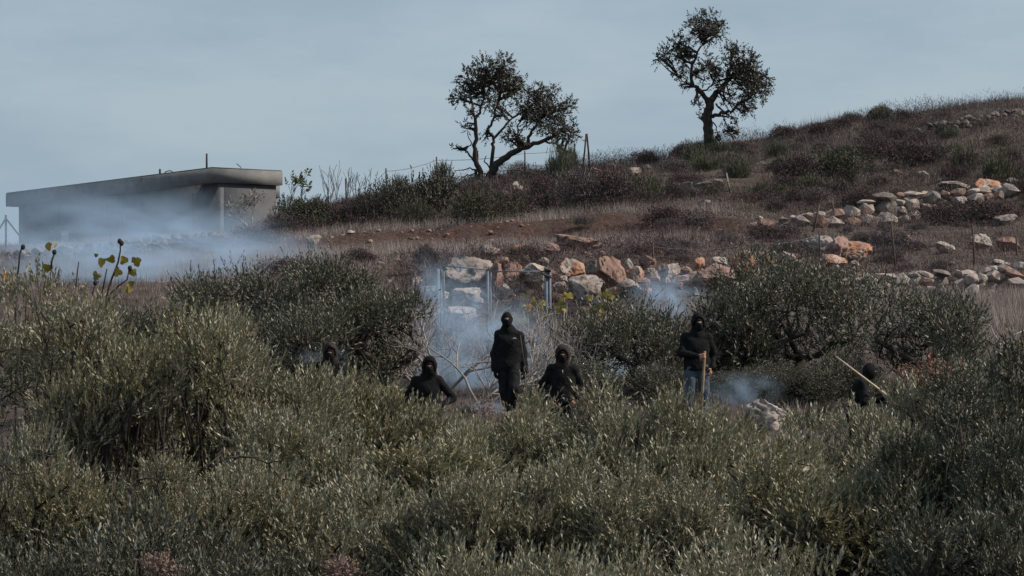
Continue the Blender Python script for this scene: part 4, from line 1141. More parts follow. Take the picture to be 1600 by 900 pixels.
# ------------------------------------------------------------------ scrub on the slope (prototypes share their mesh data)
def dome_points(rng, n, shell=.5):
    u = unit(rng.normal(size=(n, 3))); u[:, 2] = np.abs(u[:, 2])
    return u * (rng.uniform(shell ** 2, 1, n) ** .5)[:, None]
def shrub_mesh(kind, seed):
    """unit shrub: radius 1, height about 1.1, on z=0"""
    rng = np.random.default_rng(seed)
    lob = [(rng.normal(0, .38), rng.normal(0, .38), rng.uniform(.1, .42), rng.uniform(.42, .66)) for _ in range(7)]
    out = []
    def per_lobe(n):
        L = np.array(lob); i = rng.choice(len(L), n); p = dome_points(rng, n); return L[i, :3] + p * L[i, 3:4], p
    if kind == 'thorn':
        o, u = per_lobe(2600); d = unit(u + rng.normal(0, .7, u.shape)); L = rng.uniform(.07, .22, len(o)); w = .018
        out.append(leaf_quads(o, d, unit(rng.normal(size=o.shape)), L, w, .1))
        o, u = per_lobe(1500); out.append(leaf_quads(o, unit(rng.normal(size=o.shape)), unit(rng.normal(size=o.shape)), .06, .035, .2))
    elif kind == 'leafy':
        o, u = per_lobe(430); d = unit(u + rng.normal(0, .4, u.shape) + [0, 0, .5])
        out.append(shoots(o, d, rng.uniform(.12, .3, len(o)), 9, .085, .038, rng, 1.0))
    elif kind == 'broom':
        n = 1700; a = rng.uniform(0, 6.28, n); r = rng.uniform(0, .3, n)
        cc = rng.normal(0, .36, (9, 2)); ch = rng.uniform(.35, 1.05, 9); ci = rng.integers(0, 9, n)
        o = np.stack([np.cos(a) * r + cc[ci, 0], np.sin(a) * r + cc[ci, 1], rng.uniform(0, .4, n) * ch[ci]], 1)
        d = unit(np.stack([np.cos(a) * r * 1.9, np.sin(a) * r * 1.9, np.ones(n)], 1) + rng.normal(0, .17, (n, 3)))
        out.append(leaf_quads(o, d, unit(rng.normal(size=o.shape)), rng.uniform(.3, .7, n) * ch[ci], .020, .1))
        o, u = per_lobe(900); out.append(leaf_quads(o * [.8, .8, 1.2], unit(u + [0, 0, 1.2] + rng.normal(0, .3, u.shape)), unit(rng.normal(size=o.shape)), .14, .03, .1))
    V = []; T = []; n0 = 0
    for v, t in out: V.append(v); T.append(t + n0); n0 += len(v)
    return mesh_np('shrub', np.concatenate(V), np.concatenate(T), M['thorn'])
SHR = {k: [shrub_mesh(k, 500 + 10 * i + j) for j in range(3)] for i, k in enumerate(('thorn', 'leafy', 'broom'))}
rngS = random.Random(21)
def shrub(px, py, w, h, kind, mat, label, group=None, name='shrub'):
    g = gh(px, py); k = g.y / F
    sx = w / 2 * k / 1.0; sz = h * k / 1.0
    o = link(name, SHR[kind][rngS.randrange(3)], None, (g.x, g.y + sx * .3, g.z - .08 * sz), (rngS.uniform(-.08, .08), rngS.uniform(-.1, .1), rngS.uniform(0, 6.28)), (sx, sx * rngS.uniform(.8, 1.1), sz))
    set_mat(o, M[mat]); tag(o, label, 'shrub', group); return o

NAMED = [
 (470, 362, 110, 62, 'leafy', 'scrub_green', 'dark green bush right of the concrete house below the green shoots'),
 (458, 345, 62, 44, 'leafy', 'scrub_green', 'dense green bush at the foot of the green leaved shoots beside the house'),
 (497, 350, 70, 50, 'leafy', 'dark_leaf', 'dense dark bush right of the green leaved shoots beside the house'),
 (572, 340, 60, 50, 'leafy', 'dark_leaf', 'dark leafy bush between the leaning fence posts and the tall fence post'),
 (440, 372, 80, 50, 'thorn', 'thorn', 'dark brown bush against the right end of the concrete house'),
 (400, 378, 90, 34, 'thorn', 'thorn_grey', 'grey brown scrub around the pale leafless tree'),
 (545, 358, 90, 62, 'thorn', 'thorn', 'brown twiggy bush below the leaning fence posts on the skyline'),
 (600, 352, 90, 80, 'leafy', 'dark_leaf', 'dark leafy bush under the tall fence post left of the leaning tree'),
 (625, 318, 46, 52, 'leafy', 'dark_leaf', 'thin leafy bush rising beside the tall fence post'),
 (668, 348, 118, 74, 'leafy', 'dark_leaf', 'largest dark bush left of the leaning tree'),
 (690, 300, 60, 46, 'leafy', 'dark_leaf', 'small dark leafy bush topping the largest dark bush'),
 (650, 356, 70, 44, 'broom', 'scrub_green', 'grey green bush at the foot of the largest dark bush'),
 (745, 350, 96, 56, 'thorn', 'scrub_green', 'grey green bush below the foot of the leaning tree'),
 (800, 344, 80, 56, 'thorn', 'thorn', 'dark brown bush below the pale stones at the leaning tree'),
 (850, 338, 76, 60, 'thorn', 'thorn', 'dark brown bush in the middle of the slope below the fence post'),
 (905, 334, 100, 64, 'thorn', 'thorn_grey', 'broad grey brown bush below the crossed poles'),
 (955, 330, 96, 70, 'thorn', 'thorn', 'broad dark bush below the skyline outcrop'),
 (880, 290, 60, 60, 'broom', 'broom', 'tall grey green broom under the tip of the leaning tree'),
 (890, 250, 34, 34, 'leafy', 'green_leaf', 'small yellow green bush on the skyline beside the crossed poles'),
 (1000, 318, 70, 40, 'broom', 'broom', 'grey green tufted bush below the right end of the skyline outcrop'),
 (1040, 352, 100, 40, 'thorn', 'thorn', 'dark low bush overhanging the right part of the red bank'),
 (1090, 360, 60, 30, 'thorn', 'thorn_grey', 'grey bush on the slope above the slanting bar'),
 (1420, 262, 88, 64, 'thorn', 'thorn', 'round dark brown bush on the upper slope at right'),
 (1370, 250, 70, 46, 'thorn', 'thorn', 'dark brown bush left of the round brown bush'),
 (1310, 286, 110, 60, 'thorn', 'scrub_green', 'tangled dark bush heaped with dead branches'),
 (1250, 292, 80, 56, 'thorn', 'thorn', 'dark bush left of the heap of dead branches'),
 (1160, 278, 60, 44, 'broom', 'broom', 'grey green broom bush right of the lone tree'),
 (1565, 286, 80, 56, 'broom', 'broom', 'tall green broom bush behind the upper stone wall at right'),
 (1510, 264, 50, 40, 'broom', 'scrub_green', 'dull green bush beside the dead stump'),
 (1545, 352, 120, 52, 'thorn', 'thorn', 'wide dark bush below the upper stone wall at right'),
 (1470, 352, 80, 46, 'thorn', 'thorn', 'dark bush under the long flat grey boulder'),
 (1390, 395, 84, 48, 'thorn', 'thorn_grey', 'grey twiggy bush beside the middle right fence post'),
 (1395, 414, 44, 26, 'thorn', 'thorn', 'small dark bush at the foot of the middle right fence post'),
 (1235, 398, 60, 30, 'thorn', 'thorn_grey', 'grey heap of dry twigs left of the long orange outcrop'),
 (1200, 378, 80, 36, 'thorn', 'thorn', 'brown bush above the big orange boulder'),
 (740, 330, 50, 34, 'thorn', 'thorn', 'brown bush right behind the foot of the leaning tree'),
 (455, 428, 100, 34, 'thorn', 'thorn_grey', 'grey purple scrub below the pale grass at left'),
 (330, 398, 110, 34, 'thorn', 'thorn_grey', 'dark scrub in the smoke under the retaining wall'),
 (560, 412, 80, 26, 'thorn', 'thorn', 'low brown bush at the edge of the pale grass band'),
 (665, 425, 60, 46, 'thorn', 'thorn', 'dark overhanging bush above the left gate post'),
 (820, 412, 90, 30, 'thorn', 'thorn', 'dark brush hanging over the boulders right of the gate rail'),
 (1000, 400, 70, 22, 'thorn', 'thorn', 'low dark brush above the pink rocks'),
]
for a in NAMED:
    a = list(a)
    if 640 < a[0] < 1010 and a[1] < 360: a[3] *= 1.22
    shrub(*a)

def skyrow(px): return float(np.interp(px, CP, FAR[172.0]))
GROUPS = {
 ('thorn', 'thorn'): ('dark brown dry thorn bush among many alike on the upper slope', 'dark brown bushes on the upper slope'),
 ('thorn', 'thorn_grey'): ('small grey brown dry bush among many alike on the slope', 'grey brown bushes on the slope'),
 ('broom', 'broom'): ('small grey green tufted bush among many alike on the slope', 'grey green tufts on the slope'),
 ('leafy', 'scrub_green'): ('low dull green leafy bush among many alike on the slope', 'dull green bushes on the slope'),
}
DESC = {('thorn', 'thorn'): 'dark brown thorn bush', ('thorn', 'thorn_grey'): 'grey brown dry bush', ('broom', 'broom'): 'grey green tufted bush', ('leafy', 'scrub_green'): 'dull green leafy bush'}
repeats = []
n = 0; tries = 0
while n < 215 and tries < 4000:
    tries += 1
    px = rngS.uniform(440, 1620)
    top = skyrow(px) + 3; bot = float(np.interp(px, [430, 800, 1000, 1150, 1200, 1620], [365, 338, 322, 318, 345, 335]))
    py = rngS.uniform(top, bot)
    if 1120 < px < 1210 and 268 < py < 305: continue
    if any(abs(px - b[0]) < (b[2] + 26) / 2 and b[1] - b[3] / 2 < py < b[1] + 34 for b in BOULDERS): continue
    r = rngS.random()
    key = ('thorn', 'thorn') if r < .5 else ('thorn', 'thorn_grey') if r < .72 else ('broom', 'broom') if r < .87 else ('leafy', 'scrub_green')
    w = rngS.uniform(26, 62); lab, grp = GROUPS[key]
    if 1420 < px and 165 < py - w * .3 < 200: w *= .5
    repeats.append((shrub(px, py, w, w * rngS.uniform(.4, .62), key[0], key[1], lab, grp), DESC[key], px, py)); n += 1
n = 0
while n < 34:
    px = rngS.uniform(900, 1620); py = rngS.uniform(360, 450)
    if any(abs(px - b[0]) < (b[2] + 30) / 2 and b[1] - b[3] / 2 < py < b[1] + 30 for b in BOULDERS): continue
    if px > 1320 and 425 < py: continue
    w = rngS.uniform(22, 46); repeats.append((shrub(px, py, w, w * .5, 'thorn', 'thorn_grey', *GROUPS[('thorn', 'thorn_grey')]), 'grey brown dry bush', px, py)); n += 1
n = 0; tang = []
while n < 22:
    px = rngS.uniform(640, 905); py = rngS.uniform(440, 560)
    w = rngS.uniform(26, 50); o = shrub(px, py, w, w * .55, 'thorn', 'thorn_grey', 'low grey tangle of dry twigs among alike around the gate', 'dry twig tangles around the gate'); tang.append((o, 'low grey twig tangle', px, py)); n += 1

# low scrub on the valley floor between the olives
vb = []
for _ in range(46):
    px = rngS.choice([rngS.uniform(560, 760), rngS.uniform(860, 1070), rngS.uniform(1120, 1500), rngS.uniform(1120, 1500)])
    py = rngS.uniform(612, 690)
    if px < 760 and py < 650: py += 40
    if 1150 < px < 1235 and py > 640: continue
    w = rngS.uniform(34, 70); kd = rngS.choice([('leafy', 'scrub_green'), ('thorn', 'thorn_grey'), ('broom', 'broom')])
    vb.append((shrub(px, py, w, w * rngS.uniform(.45, .7), *kd, '', 'low bushes on the valley floor among the olives'), DESC[kd], px, py))
label_by_landmark(vb, [('the person in blue jeans', 1090, 640), ('the large whitish boulder', 1190, 660), ('the feet of the walking person', 797, 655), ('the hooded person with hands on hips', 668, 640), ('the person with bare hands', 879, 650),
 ('the person with the long thin stick', 1352, 630), ('the grey half buried boulder', 984, 682), ('the russet brown dry plant', 1466, 592)])
label_by_landmark(tang, [('the left gate post', 687, 490), ('the middle gate post', 764, 490), ('the right gate post', 857, 490), ('the head of the walking person', 790, 505), ('the yellow green fig leaves', 935, 470)])
label_by_landmark(repeats, [('the lone thick trunked tree', 1109, 232), ('the leaning tree', 764, 285), ('the crossed poles', 916, 258), ('the round brown bush', 1420, 255), ('the heap of dead branches', 1312, 258),
 ('the dead stump', 1507, 255), ('the broken wall near the skyline', 1500, 192), ('the skyline outcrop', 965, 266), ('the short low stone wall', 1078, 292), ('the leaning fence posts', 545, 325), ('the tall fence post', 603, 310),
 ('the flat grey boulder', 1490, 295), ('the long orange outcrop', 1305, 394), ('the big orange boulder', 1160, 410), ('the rightmost fence post', 1522, 400), ('the forked dead stub', 1138, 290), ('the slanting bar', 1075, 375),
 ('the pair of weathered poles', 1290, 345), ('the tall pink boulder', 954, 425), ('the right end of the red bank', 1090, 345), ('the pale stones at the leaning tree', 805, 298), ('the top of the upper stone wall', 1380, 300), ('the middle of the red bank', 850, 350), ('the skyline at far right', 1570, 165), ('the skyline right of the lone tree', 1240, 205)])

# shoots with green leaves right of the house
for (px, py, H, lab) in ((452, 338, .85, 'upright shoot with large green leaves against the sky beside the house'), (466, 338, .95, 'taller shoot with green leaves right of the first beside the house')):
    g = gh(px, py); root = empty('leafy_shoot', g); tag(root, lab, 'shrub')
    mb, tips = bare_tree(root, 'stem', (0, 0, -.1), (.05, 0, 1), H, .025, 2, rngB, None, spread=.5, up=.3, min_r=.01, kids=(3, 5)); mb.build('stem', M['bark'], root)
    tp = np.array([t[0] for t in tips]); V, T = shoots(tp, np.array([t[1] for t in tips]), np.full(len(tp), .35), 9, .18, .13, rngB, 1.1)
    c = link('crown', mesh_np('crown', V, T, M['green_leaf']), root); c['kind'] = 'stuff'

# dead branches and stumps
def dead(label, pts, r, D=None, kids=()):
    D = gh(*pts[0]).y - .4 if D is None else D
    o0 = np.array(W(*pts[0], D)); root = empty('dead_branch', o0); tag(root, label, 'dead branch')
    k = D / F
    P = np.array([W(a, b, D + .15 * i) for i, (a, b) in enumerate(pts)]) - o0
    mb = MB(); mb.tube(P, np.linspace(r, r * .45, len(P)) * k, 6); mb.build('limb', M['dead_wood'], root, True)
    for q in kids:
        P = np.array([W(a, b, D + .1 * i) for i, (a, b) in enumerate(q)]) - o0
        mb = MB(); mb.tube(P, np.linspace(r * .6, r * .25, len(P)) * k, 5); mb.build('limb', M['dead_wood'], root, True)
dead('pale dead branch lying left of the heap of dead branches', [(1222, 266), (1210, 260), (1195, 257), (1175, 258)], 2.0, kids=[[(1205, 259), (1215, 254), (1222, 256)], [(1195, 257), (1190, 252)]])
dead('heap of grey dead branches lying on the tangled bush', [(1298, 262), (1310, 252), (1325, 246), (1338, 250), (1352, 258)], 2.6,
     kids=[[(1310, 252), (1318, 243), (1322, 238)], [(1300, 260), (1285, 250), (1272, 256), (1270, 264)], [(1325, 247), (1340, 245), (1350, 252)], [(1315, 255), (1330, 262), (1345, 266)], [(1330, 248), (1342, 256), (1356, 264)], [(1295, 256), (1305, 246), (1300, 242)]])
dead('dead grey stump with one bent limb on the upper slope at right', [(1505, 262), (1507, 245), (1509, 234)], 2.4, kids=[[(1509, 238), (1518, 246), (1526, 256)]])
dead('forked dead stub standing right of the short drystone wall', [(1142, 302), (1138, 288), (1135, 270)], 2.6, kids=[[(1137, 280), (1131, 290), (1128, 296)]])
dead('grey log lying across the dry twigs left of the long orange outcrop', [(1272, 378), (1250, 383), (1225, 388)], 3.0)
dead('pale twisted branch on the slope below the leaning tree', [(738, 332), (748, 335), (757, 343), (772, 339), (790, 336)], 1.6)

# dry grass: one mass of thousands of blades
def grass(name, label, pts, rng, hgt, width, nb, mat, lean=.35, jit=.32):
    n = len(pts); V = []; T = []
    P = np.repeat(pts, nb, 0); J = rng.normal(0, jit, (n * nb, 2)); P[:, :2] += J; P[:, 2] = terrain(P[:, 0], P[:, 1])
    a = rng.uniform(0, 6.28, n * nb); l = rng.uniform(.05, 1, n * nb) * lean
    d = unit(np.stack([np.cos(a) * l, np.sin(a) * l, np.ones(n * nb)], 1))
    H = np.repeat(hgt * rng.uniform(.6, 1.3, n), nb) * (.3 + .95 * rng.random(n * nb) ** 1.4)
    s = np.stack([np.cos(a + 1.57), np.sin(a + 1.57), np.zeros(n * nb)], 1)
    base = P - [0, 0, .04]
    tip = base + d * H[:, None] + np.stack([np.cos(a), np.sin(a), np.zeros(n * nb)], 1) * (H * .12)[:, None]
    V = np.stack([base - s * width / 2, base + s * width / 2, tip], 1).reshape(-1, 3)
    T = np.arange(n * nb * 3).reshape(-1, 3)
    o = link(name, mesh_np(name, V, T, mat)); tag(o, label, 'grass', None, 'stuff'); return o
rngG = np.random.default_rng(33)
def scatter(n, plo, phi, dlo, dhi, dens=None, seed=0):
    px = rngG.uniform(plo, phi, n); D = dlo + (dhi - dlo) * rngG.random(n)
    x = (px - 800) / F * D; z = terrain(x, D)
    P = np.stack([x, D, z], 1)
    keep = fbm(P * [.5, .5, 0] + seed, 40 + seed, 2) > rngG.uniform(-.9, .5, n)
    keep &= bank_mask(x, D) < rngG.uniform(.10, .45, n)
    keep &= ~((D > 118.5) & (D < 126.5) & (px > 470) & (px < 1150) & (rngG.random(n) < .9))
    keep &= ~((D > 77) & (D < 97) & (px > 640) & (px < 1340) & (rngG.random(n) < .72))
    if dens is not None: keep &= rngG.random(n) < dens(px, D)
    return P[keep]
grass('dry_grass', 'short dry straw coloured grass over the whole hillside', scatter(30000, -40, 1640, 74, 174), rngG, np.float64(.24), .013, 14, M['straw'])
grass('pale_grass', 'band of taller pale dry grass below and above the red bank', np.concatenate([scatter(5200, 200, 1100, 106, 118), scatter(3600, 440, 1130, 126, 131, seed=3), scatter(1600, 230, 470, 100, 124, seed=5), scatter(4200, 1330, 1640, 73, 84, seed=8)]), rngG, np.float64(.38), .013, 18, M['pale_straw'])
grass('hilltop_grass', 'tall dry brown grass standing along the hilltop against the sky', scatter(5200, 560, 1640, 160, 173.5, seed=6), rngG, np.float64(.5), .011, 10, M['thorn_grey'], .5, .4)
grass('valley_grass', 'dry grey grass on the valley floor around the people', scatter(7000, 300, 1640, 53.5, 74, seed=7), rngG, np.float64(.22), .010, 12, M['straw'])

# low thorny scrub matted over the upper slope, one mass
def scrub_mass(n, seed):
    px = rngG.uniform(430, 1640, n); D = 126 + 47 * rngG.random(n) ** .8
    x = (px - 800) / F * D; z = terrain(x, D)
    P = np.stack([x, D, z], 1); f = fbm(P * [.28, .28, 0], seed, 3)
    keep = (f > rngG.uniform(-.75, .25, n)) & (bank_mask(x, D) < .3)
    P, f = P[keep], f[keep]; hh = .10 + .5 * np.clip(f + .5, 0, 1.2) ** 1.3
    P[:, 2] += hh * rngG.random(len(P)) ** 1.3 - .03
    d = unit(rngG.normal(0, .6, P.shape) + [0, 0, .8])
    return leaf_quads(P, d, unit(rngG.normal(size=P.shape)), rngG.uniform(.08, .26, len(P)), .016, .1)
def scrub_low(n, plo, phi, dlo, dhi, seed, hmax):
    px = rngG.uniform(plo, phi, n); D = rngG.uniform(dlo, dhi, n); x = (px - 800) / F * D
    P = np.stack([x, D, terrain(x, D)], 1); f = fbm(P * [.55, .45, 0], seed, 3)
    keep = f > rngG.uniform(-.5, .45, n); P, f = P[keep], f[keep]
    P[:, 2] += hmax * np.clip(f + .5, .1, 1.2) * rngG.random(len(P)) ** 1.3 - .02
    d = unit(rngG.normal(0, .7, P.shape) + [0, 0, .6])
    return leaf_quads(P, d, unit(rngG.normal(size=P.shape)), rngG.uniform(.07, .22, len(P)), .013, .1)
a_ = scrub_low(34000, 620, 1350, 79, 98, 131, .42); b_ = scrub_low(52000, 900, 1640, 97, 136, 137, .40); c_ = scrub_low(22000, 1300, 1640, 76, 97, 139, .40)
VV = []; TT = []; n0 = 0
for v, t in (a_, b_, c_): VV.append(v); TT.append(t + n0); n0 += len(v)
tag(link('dry_brush', mesh_np('dry_brush', np.concatenate(VV), np.concatenate(TT), M['thorn'])), 'tangled dry brush between the boulders and on the lower terraces', 'scrub', None, 'stuff')
V, T = scrub_mass(150000, 71)
tag(link('low_scrub', mesh_np('low_scrub', V, T, M['thorn'])), 'matted low brown thorn scrub covering the upper hillside', 'scrub', None, 'stuff')
V, T = scrub_mass(50000, 93)
tag(link('low_scrub', mesh_np('low_scrub', V, T, M['scrub_green'])), 'matted low dull green scrub scattered over the upper hillside', 'scrub', None, 'stuff')

# loose stones of the slope, too small and many to count
P = scatter(2600, -40, 1640, 76, 172, seed=12)
xx = P[:, 0]; extra = []
for _ in range(260):
    px = rngG.uniform(480, 1230); D = rngG.uniform(84, 126) if px > 820 else rngG.uniform(122.5, 126.5)
    x = (px - 800) / F * D; extra.append((x, D, tz(x, D)))
P = np.concatenate([P[:1300], np.array(extra)])
bmv = []; bmf = []; n0 = 0
sv = [(np.array([v.co[:] for v in s.vertices]), np.array([p.vertices[:] for p in s.polygons])) for s in STONES[:6]]
for i, p in enumerate(P):
    v, f = sv[i % 6]; r = .025 + .07 * rngG.random() ** 3
    a = rngG.uniform(0, 6.28); c, s = math.cos(a), math.sin(a)
    q = v * [r * rngG.uniform(1, 1.6), r, r * .75]; q = np.stack([q[:, 0] * c - q[:, 1] * s, q[:, 0] * s + q[:, 1] * c, q[:, 2]], 1) + p + [0, 0, r * .3]
    bmv.append(q); bmf.append(f + n0); n0 += len(q)
tag(link('loose_stones', mesh_np('loose_stones', np.concatenate(bmv), np.concatenate(bmf), M['rock_pink'])), 'loose stones strewn over the brown hillside', 'stones', None, 'stuff')

# russet dry weeds among the olives, pinkish seed heads at the lower edge
def weed(px, py, D, w, h, mat, label, n, name, leafL=.05):
    x = (px - 800) / F * D; g = tz(x, D); zc = (HZ - py) / F * D - g; k = D / F
    root = empty(name, (x, D, g)); tag(root, label, 'dry plant')
    rng = np.random.default_rng(int(px))
    o = np.stack([rng.normal(0, w * k / 4, n), rng.normal(0, w * k / 4, n), zc + rng.normal(0, h * k / 4, n)], 1)
    d = unit(o - [0, 0, zc - h * k * .7] + rng.normal(0, .03, o.shape))
    V, T = shoots(o, d, np.full(n, .08), 6, leafL, leafL * .5, rng, 1.2)
    c = link('seed_head' if 'seed' in mat else 'foliage', mesh_np('foliage', V, T, M[mat]), root); c['kind'] = 'stuff'
    for i in range(5):
        e = o[i]; mb = MB(); mb.tube([np.array([0, 0, -.1]), e * [.5, .5, .6], e], [.012, .008, .004], 4); mb.build('stem', M['thorn_grey'], root)
weed(1466, 592, 37.0, 60, 50, 'russet_leaf', 'russet brown dry plant among the olives at right', 130, 'dry_plant')
weed(1425, 588, 60.0, 50, 36, 'russet_leaf', 'pale russet dry scrub behind the person with the long thin stick', 70, 'dry_plant')
weed(757, 648, 40.0, 26, 40, 'pink_seed', 'pinkish dry plant at the edge of the olive below the gate', 60, 'dry_plant', .035)
weed(254, 893, 23.0, 38, 24, 'pink_seed', 'pinkish dry seed head at the bottom edge left of the other one', 90, 'dry_plant', .03)
weed(531, 896, 23.0, 36, 22, 'pink_seed', 'pinkish dry seed head at the bottom edge right of the other one', 90, 'dry_plant', .03)
# ------------------------------------------------------------------ people: surfaces grown from blended limbs
M['black_cloth'] = material('black_cloth', (0.006, 0.006, 0.007), (0.011, 0.011, 0.013), rough=0.9, scale=14, bump=0.35, bump_scale=22, spec=0.15)
M['dark_trousers'] = material('dark_trousers', (0.008, 0.009, 0.011), (0.016, 0.017, 0.021), rough=0.9, scale=12, bump=0.35, bump_scale=22, spec=0.15)
M['brown_hood'] = material('brown_hood', (0.026, 0.020, 0.019), (0.040, 0.031, 0.029), rough=0.9, scale=14, bump=0.35, bump_scale=22, spec=0.15)
M['denim'] = material('denim', (0.044, 0.060, 0.084), (0.080, 0.105, 0.138), rough=0.9, scale=7, bump=0.35, bump_scale=24, spec=0.15)
M['skin'] = material('skin', (0.30, 0.165, 0.115), (0.37, 0.21, 0.15), rough=0.55, scale=20, spec=0.35)
M['eye'] = material('eye', (0.05, 0.035, 0.03), (0.07, 0.05, 0.04), rough=0.2)
M['shoe'] = material('shoe', (0.012, 0.011, 0.011), (0.02, 0.018, 0.018), rough=0.7)
M['pale_wood'] = material('pale_wood', (0.40, 0.33, 0.24), (0.52, 0.44, 0.34), rough=0.75, scale=9, bump=0.2)
M['brown_wood'] = material('brown_wood', (0.20, 0.135, 0.085), (0.30, 0.21, 0.14), rough=0.75, scale=9, bump=0.2)
M['cord'] = material('cord', (0.06, 0.052, 0.047), (0.09, 0.08, 0.07), rough=0.85)
M['print'] = material('print', (0.5, 0.5, 0.5), (0.6, 0.6, 0.6), rough=0.8)

def surface_nets(f, lo, hi, h):
    lo = np.array(lo, float); n = np.maximum(np.ceil((np.array(hi) - lo) / h).astype(int) + 1, 3)
    g = [lo[i] + h * np.arange(n[i]) for i in range(3)]
    G = np.stack(np.meshgrid(*g, indexing='ij'), -1).reshape(-1, 3)
    Vv = f(G).reshape(n); ins = Vv < 0
    c = np.zeros(n - 1, int)
    for dx in (0, 1):
        for dy in (0, 1):
            for dz in (0, 1): c += ins[dx:n[0] - 1 + dx, dy:n[1] - 1 + dy, dz:n[2] - 1 + dz]
    act = (c > 0) & (c < 8)
    idx = -np.ones(n - 1, int); cells = np.argwhere(act); idx[act] = np.arange(len(cells))
    acc = np.zeros((len(cells), 3)); cnt = np.zeros(len(cells))
    cor = [(a, b, d) for a in (0, 1) for b in (0, 1) for d in (0, 1)]
    for a in cor:
        for ax in range(3):
            if a[ax]: continue
            b = list(a); b[ax] = 1
            va = Vv[tuple((cells + a).T)]; vb = Vv[tuple((cells + b).T)]
            m = (va < 0) != (vb < 0)
            t = np.where(m, va / np.where(m, va - vb, 1), 0)
            p = np.array(a, float) + t[:, None] * (np.array(b) - np.array(a))
            acc[m] += p[m]; cnt[m] += 1
    P = lo + (cells + acc / np.maximum(cnt, 1)[:, None]) * h
    Q = []
    for ax in range(3):
        o1, o2 = (ax + 1) % 3, (ax + 2) % 3
        sl0 = [slice(None)] * 3; sl1 = [slice(None)] * 3; sl0[ax] = slice(0, -1); sl1[ax] = slice(1, None)
        a = ins[tuple(sl0)]; b = ins[tuple(sl1)]
        e = np.argwhere(a != b)
        e = e[(e[:, o1] > 0) & (e[:, o2] > 0) & (e[:, o1] < n[o1] - 1) & (e[:, o2] < n[o2] - 1)]
        if not len(e): continue
        fl = a[tuple(e.T)]
        d1 = np.zeros(3, int); d1[o1] = 1; d2 = np.zeros(3, int); d2[o2] = 1
        q = np.stack([idx[tuple((e - d1 - d2).T)], idx[tuple((e - d2).T)], idx[tuple(e.T)], idx[tuple((e - d1).T)]], 1)
        q[~fl] = q[~fl][:, ::-1]; Q.append(q)
    Q = np.concatenate(Q); Q = Q[(Q >= 0).all(1)]
    return P, Q

def cap(a, b, ra, rb, sy=1.0):
    a = np.array(a, float); b = np.array(b, float)
    def f(p):
        q = p - a; ab = b - a; s = np.array([1, 1 / sy, 1])
        t = np.clip((q @ ab) / (ab @ ab + 1e-12), 0, 1)
        return np.linalg.norm((q - t[:, None] * ab) * s, axis=1) - (ra + (rb - ra) * t)
    return f
def ell(c, r):
    c = np.array(c, float); r = np.array(r, float)
    def f(p):
        q = (p - c) / r; k = np.linalg.norm(q, axis=1)
        return (k - 1) * r.min() * .9
    return f
def smin(ds, k):
    r = ds[0]
    for d in ds[1:]:
        h = np.clip(.5 + .5 * (d - r) / k, 0, 1); r = d + (r - d) * h - k * h * (1 - h)
    return r
def blend(prims, k=.03): return lambda p: smin([q(p) for q in prims], k)
def folds(f, amp=.006, sc=(9, 9, 14), seed=1):
    return lambda p: f(p) + amp * fbm(p * sc, seed, 2)

def hand_prims(w, d, pn, curl, side, s=1.0):
    """palm, four fingers and a thumb; d: wrist to knuckles, pn: out of the palm, side: thumb towards +/- cross(d,pn)"""
    w = np.array(w, float); d = unit(np.array(d, float)); pn = np.array(pn, float); pn = unit(pn - d * (pn @ d)); ac = np.cross(d, pn) * side
    R = []
    for t in (-.03, -.01, .01, .03): R.append(cap(w + ac * t * .6 * s, w + d * .085 * s + ac * t * s, .015 * s, .0125 * s))
    for i, (t, L) in enumerate(((.031, .072), (.0105, .082), (-.0105, .076), (-.031, .060))):
        p = w + d * .088 * s + ac * t * s; a = 0.12 + .05 * i; dd = d
        for j, fr in enumerate((.45, .30, .25)):
            a = curl * (.32 + .36 * (j + 1)) * (1 + .05 * i) ; dd = unit(d * math.cos(a) + pn * math.sin(a) + ac * t * 1.2 * (1 - min(1, curl)))
            q = p + dd * L * fr * s; R.append(cap(p, q, (.0098 - .0012 * j) * s, (.0090 - .0013 * j) * s)); p = q
    p = w + d * .022 * s + ac * .028 * s; q = p + unit(ac * .75 + d * .62 + pn * .35) * .042 * s; r = q + unit(d * .8 + pn * (.25 + curl * .5) + ac * .1) * .032 * s
    R.append(cap(p, q, .0135 * s, .0115 * s)); R.append(cap(q, r, .011 * s, .0085 * s))
    return R

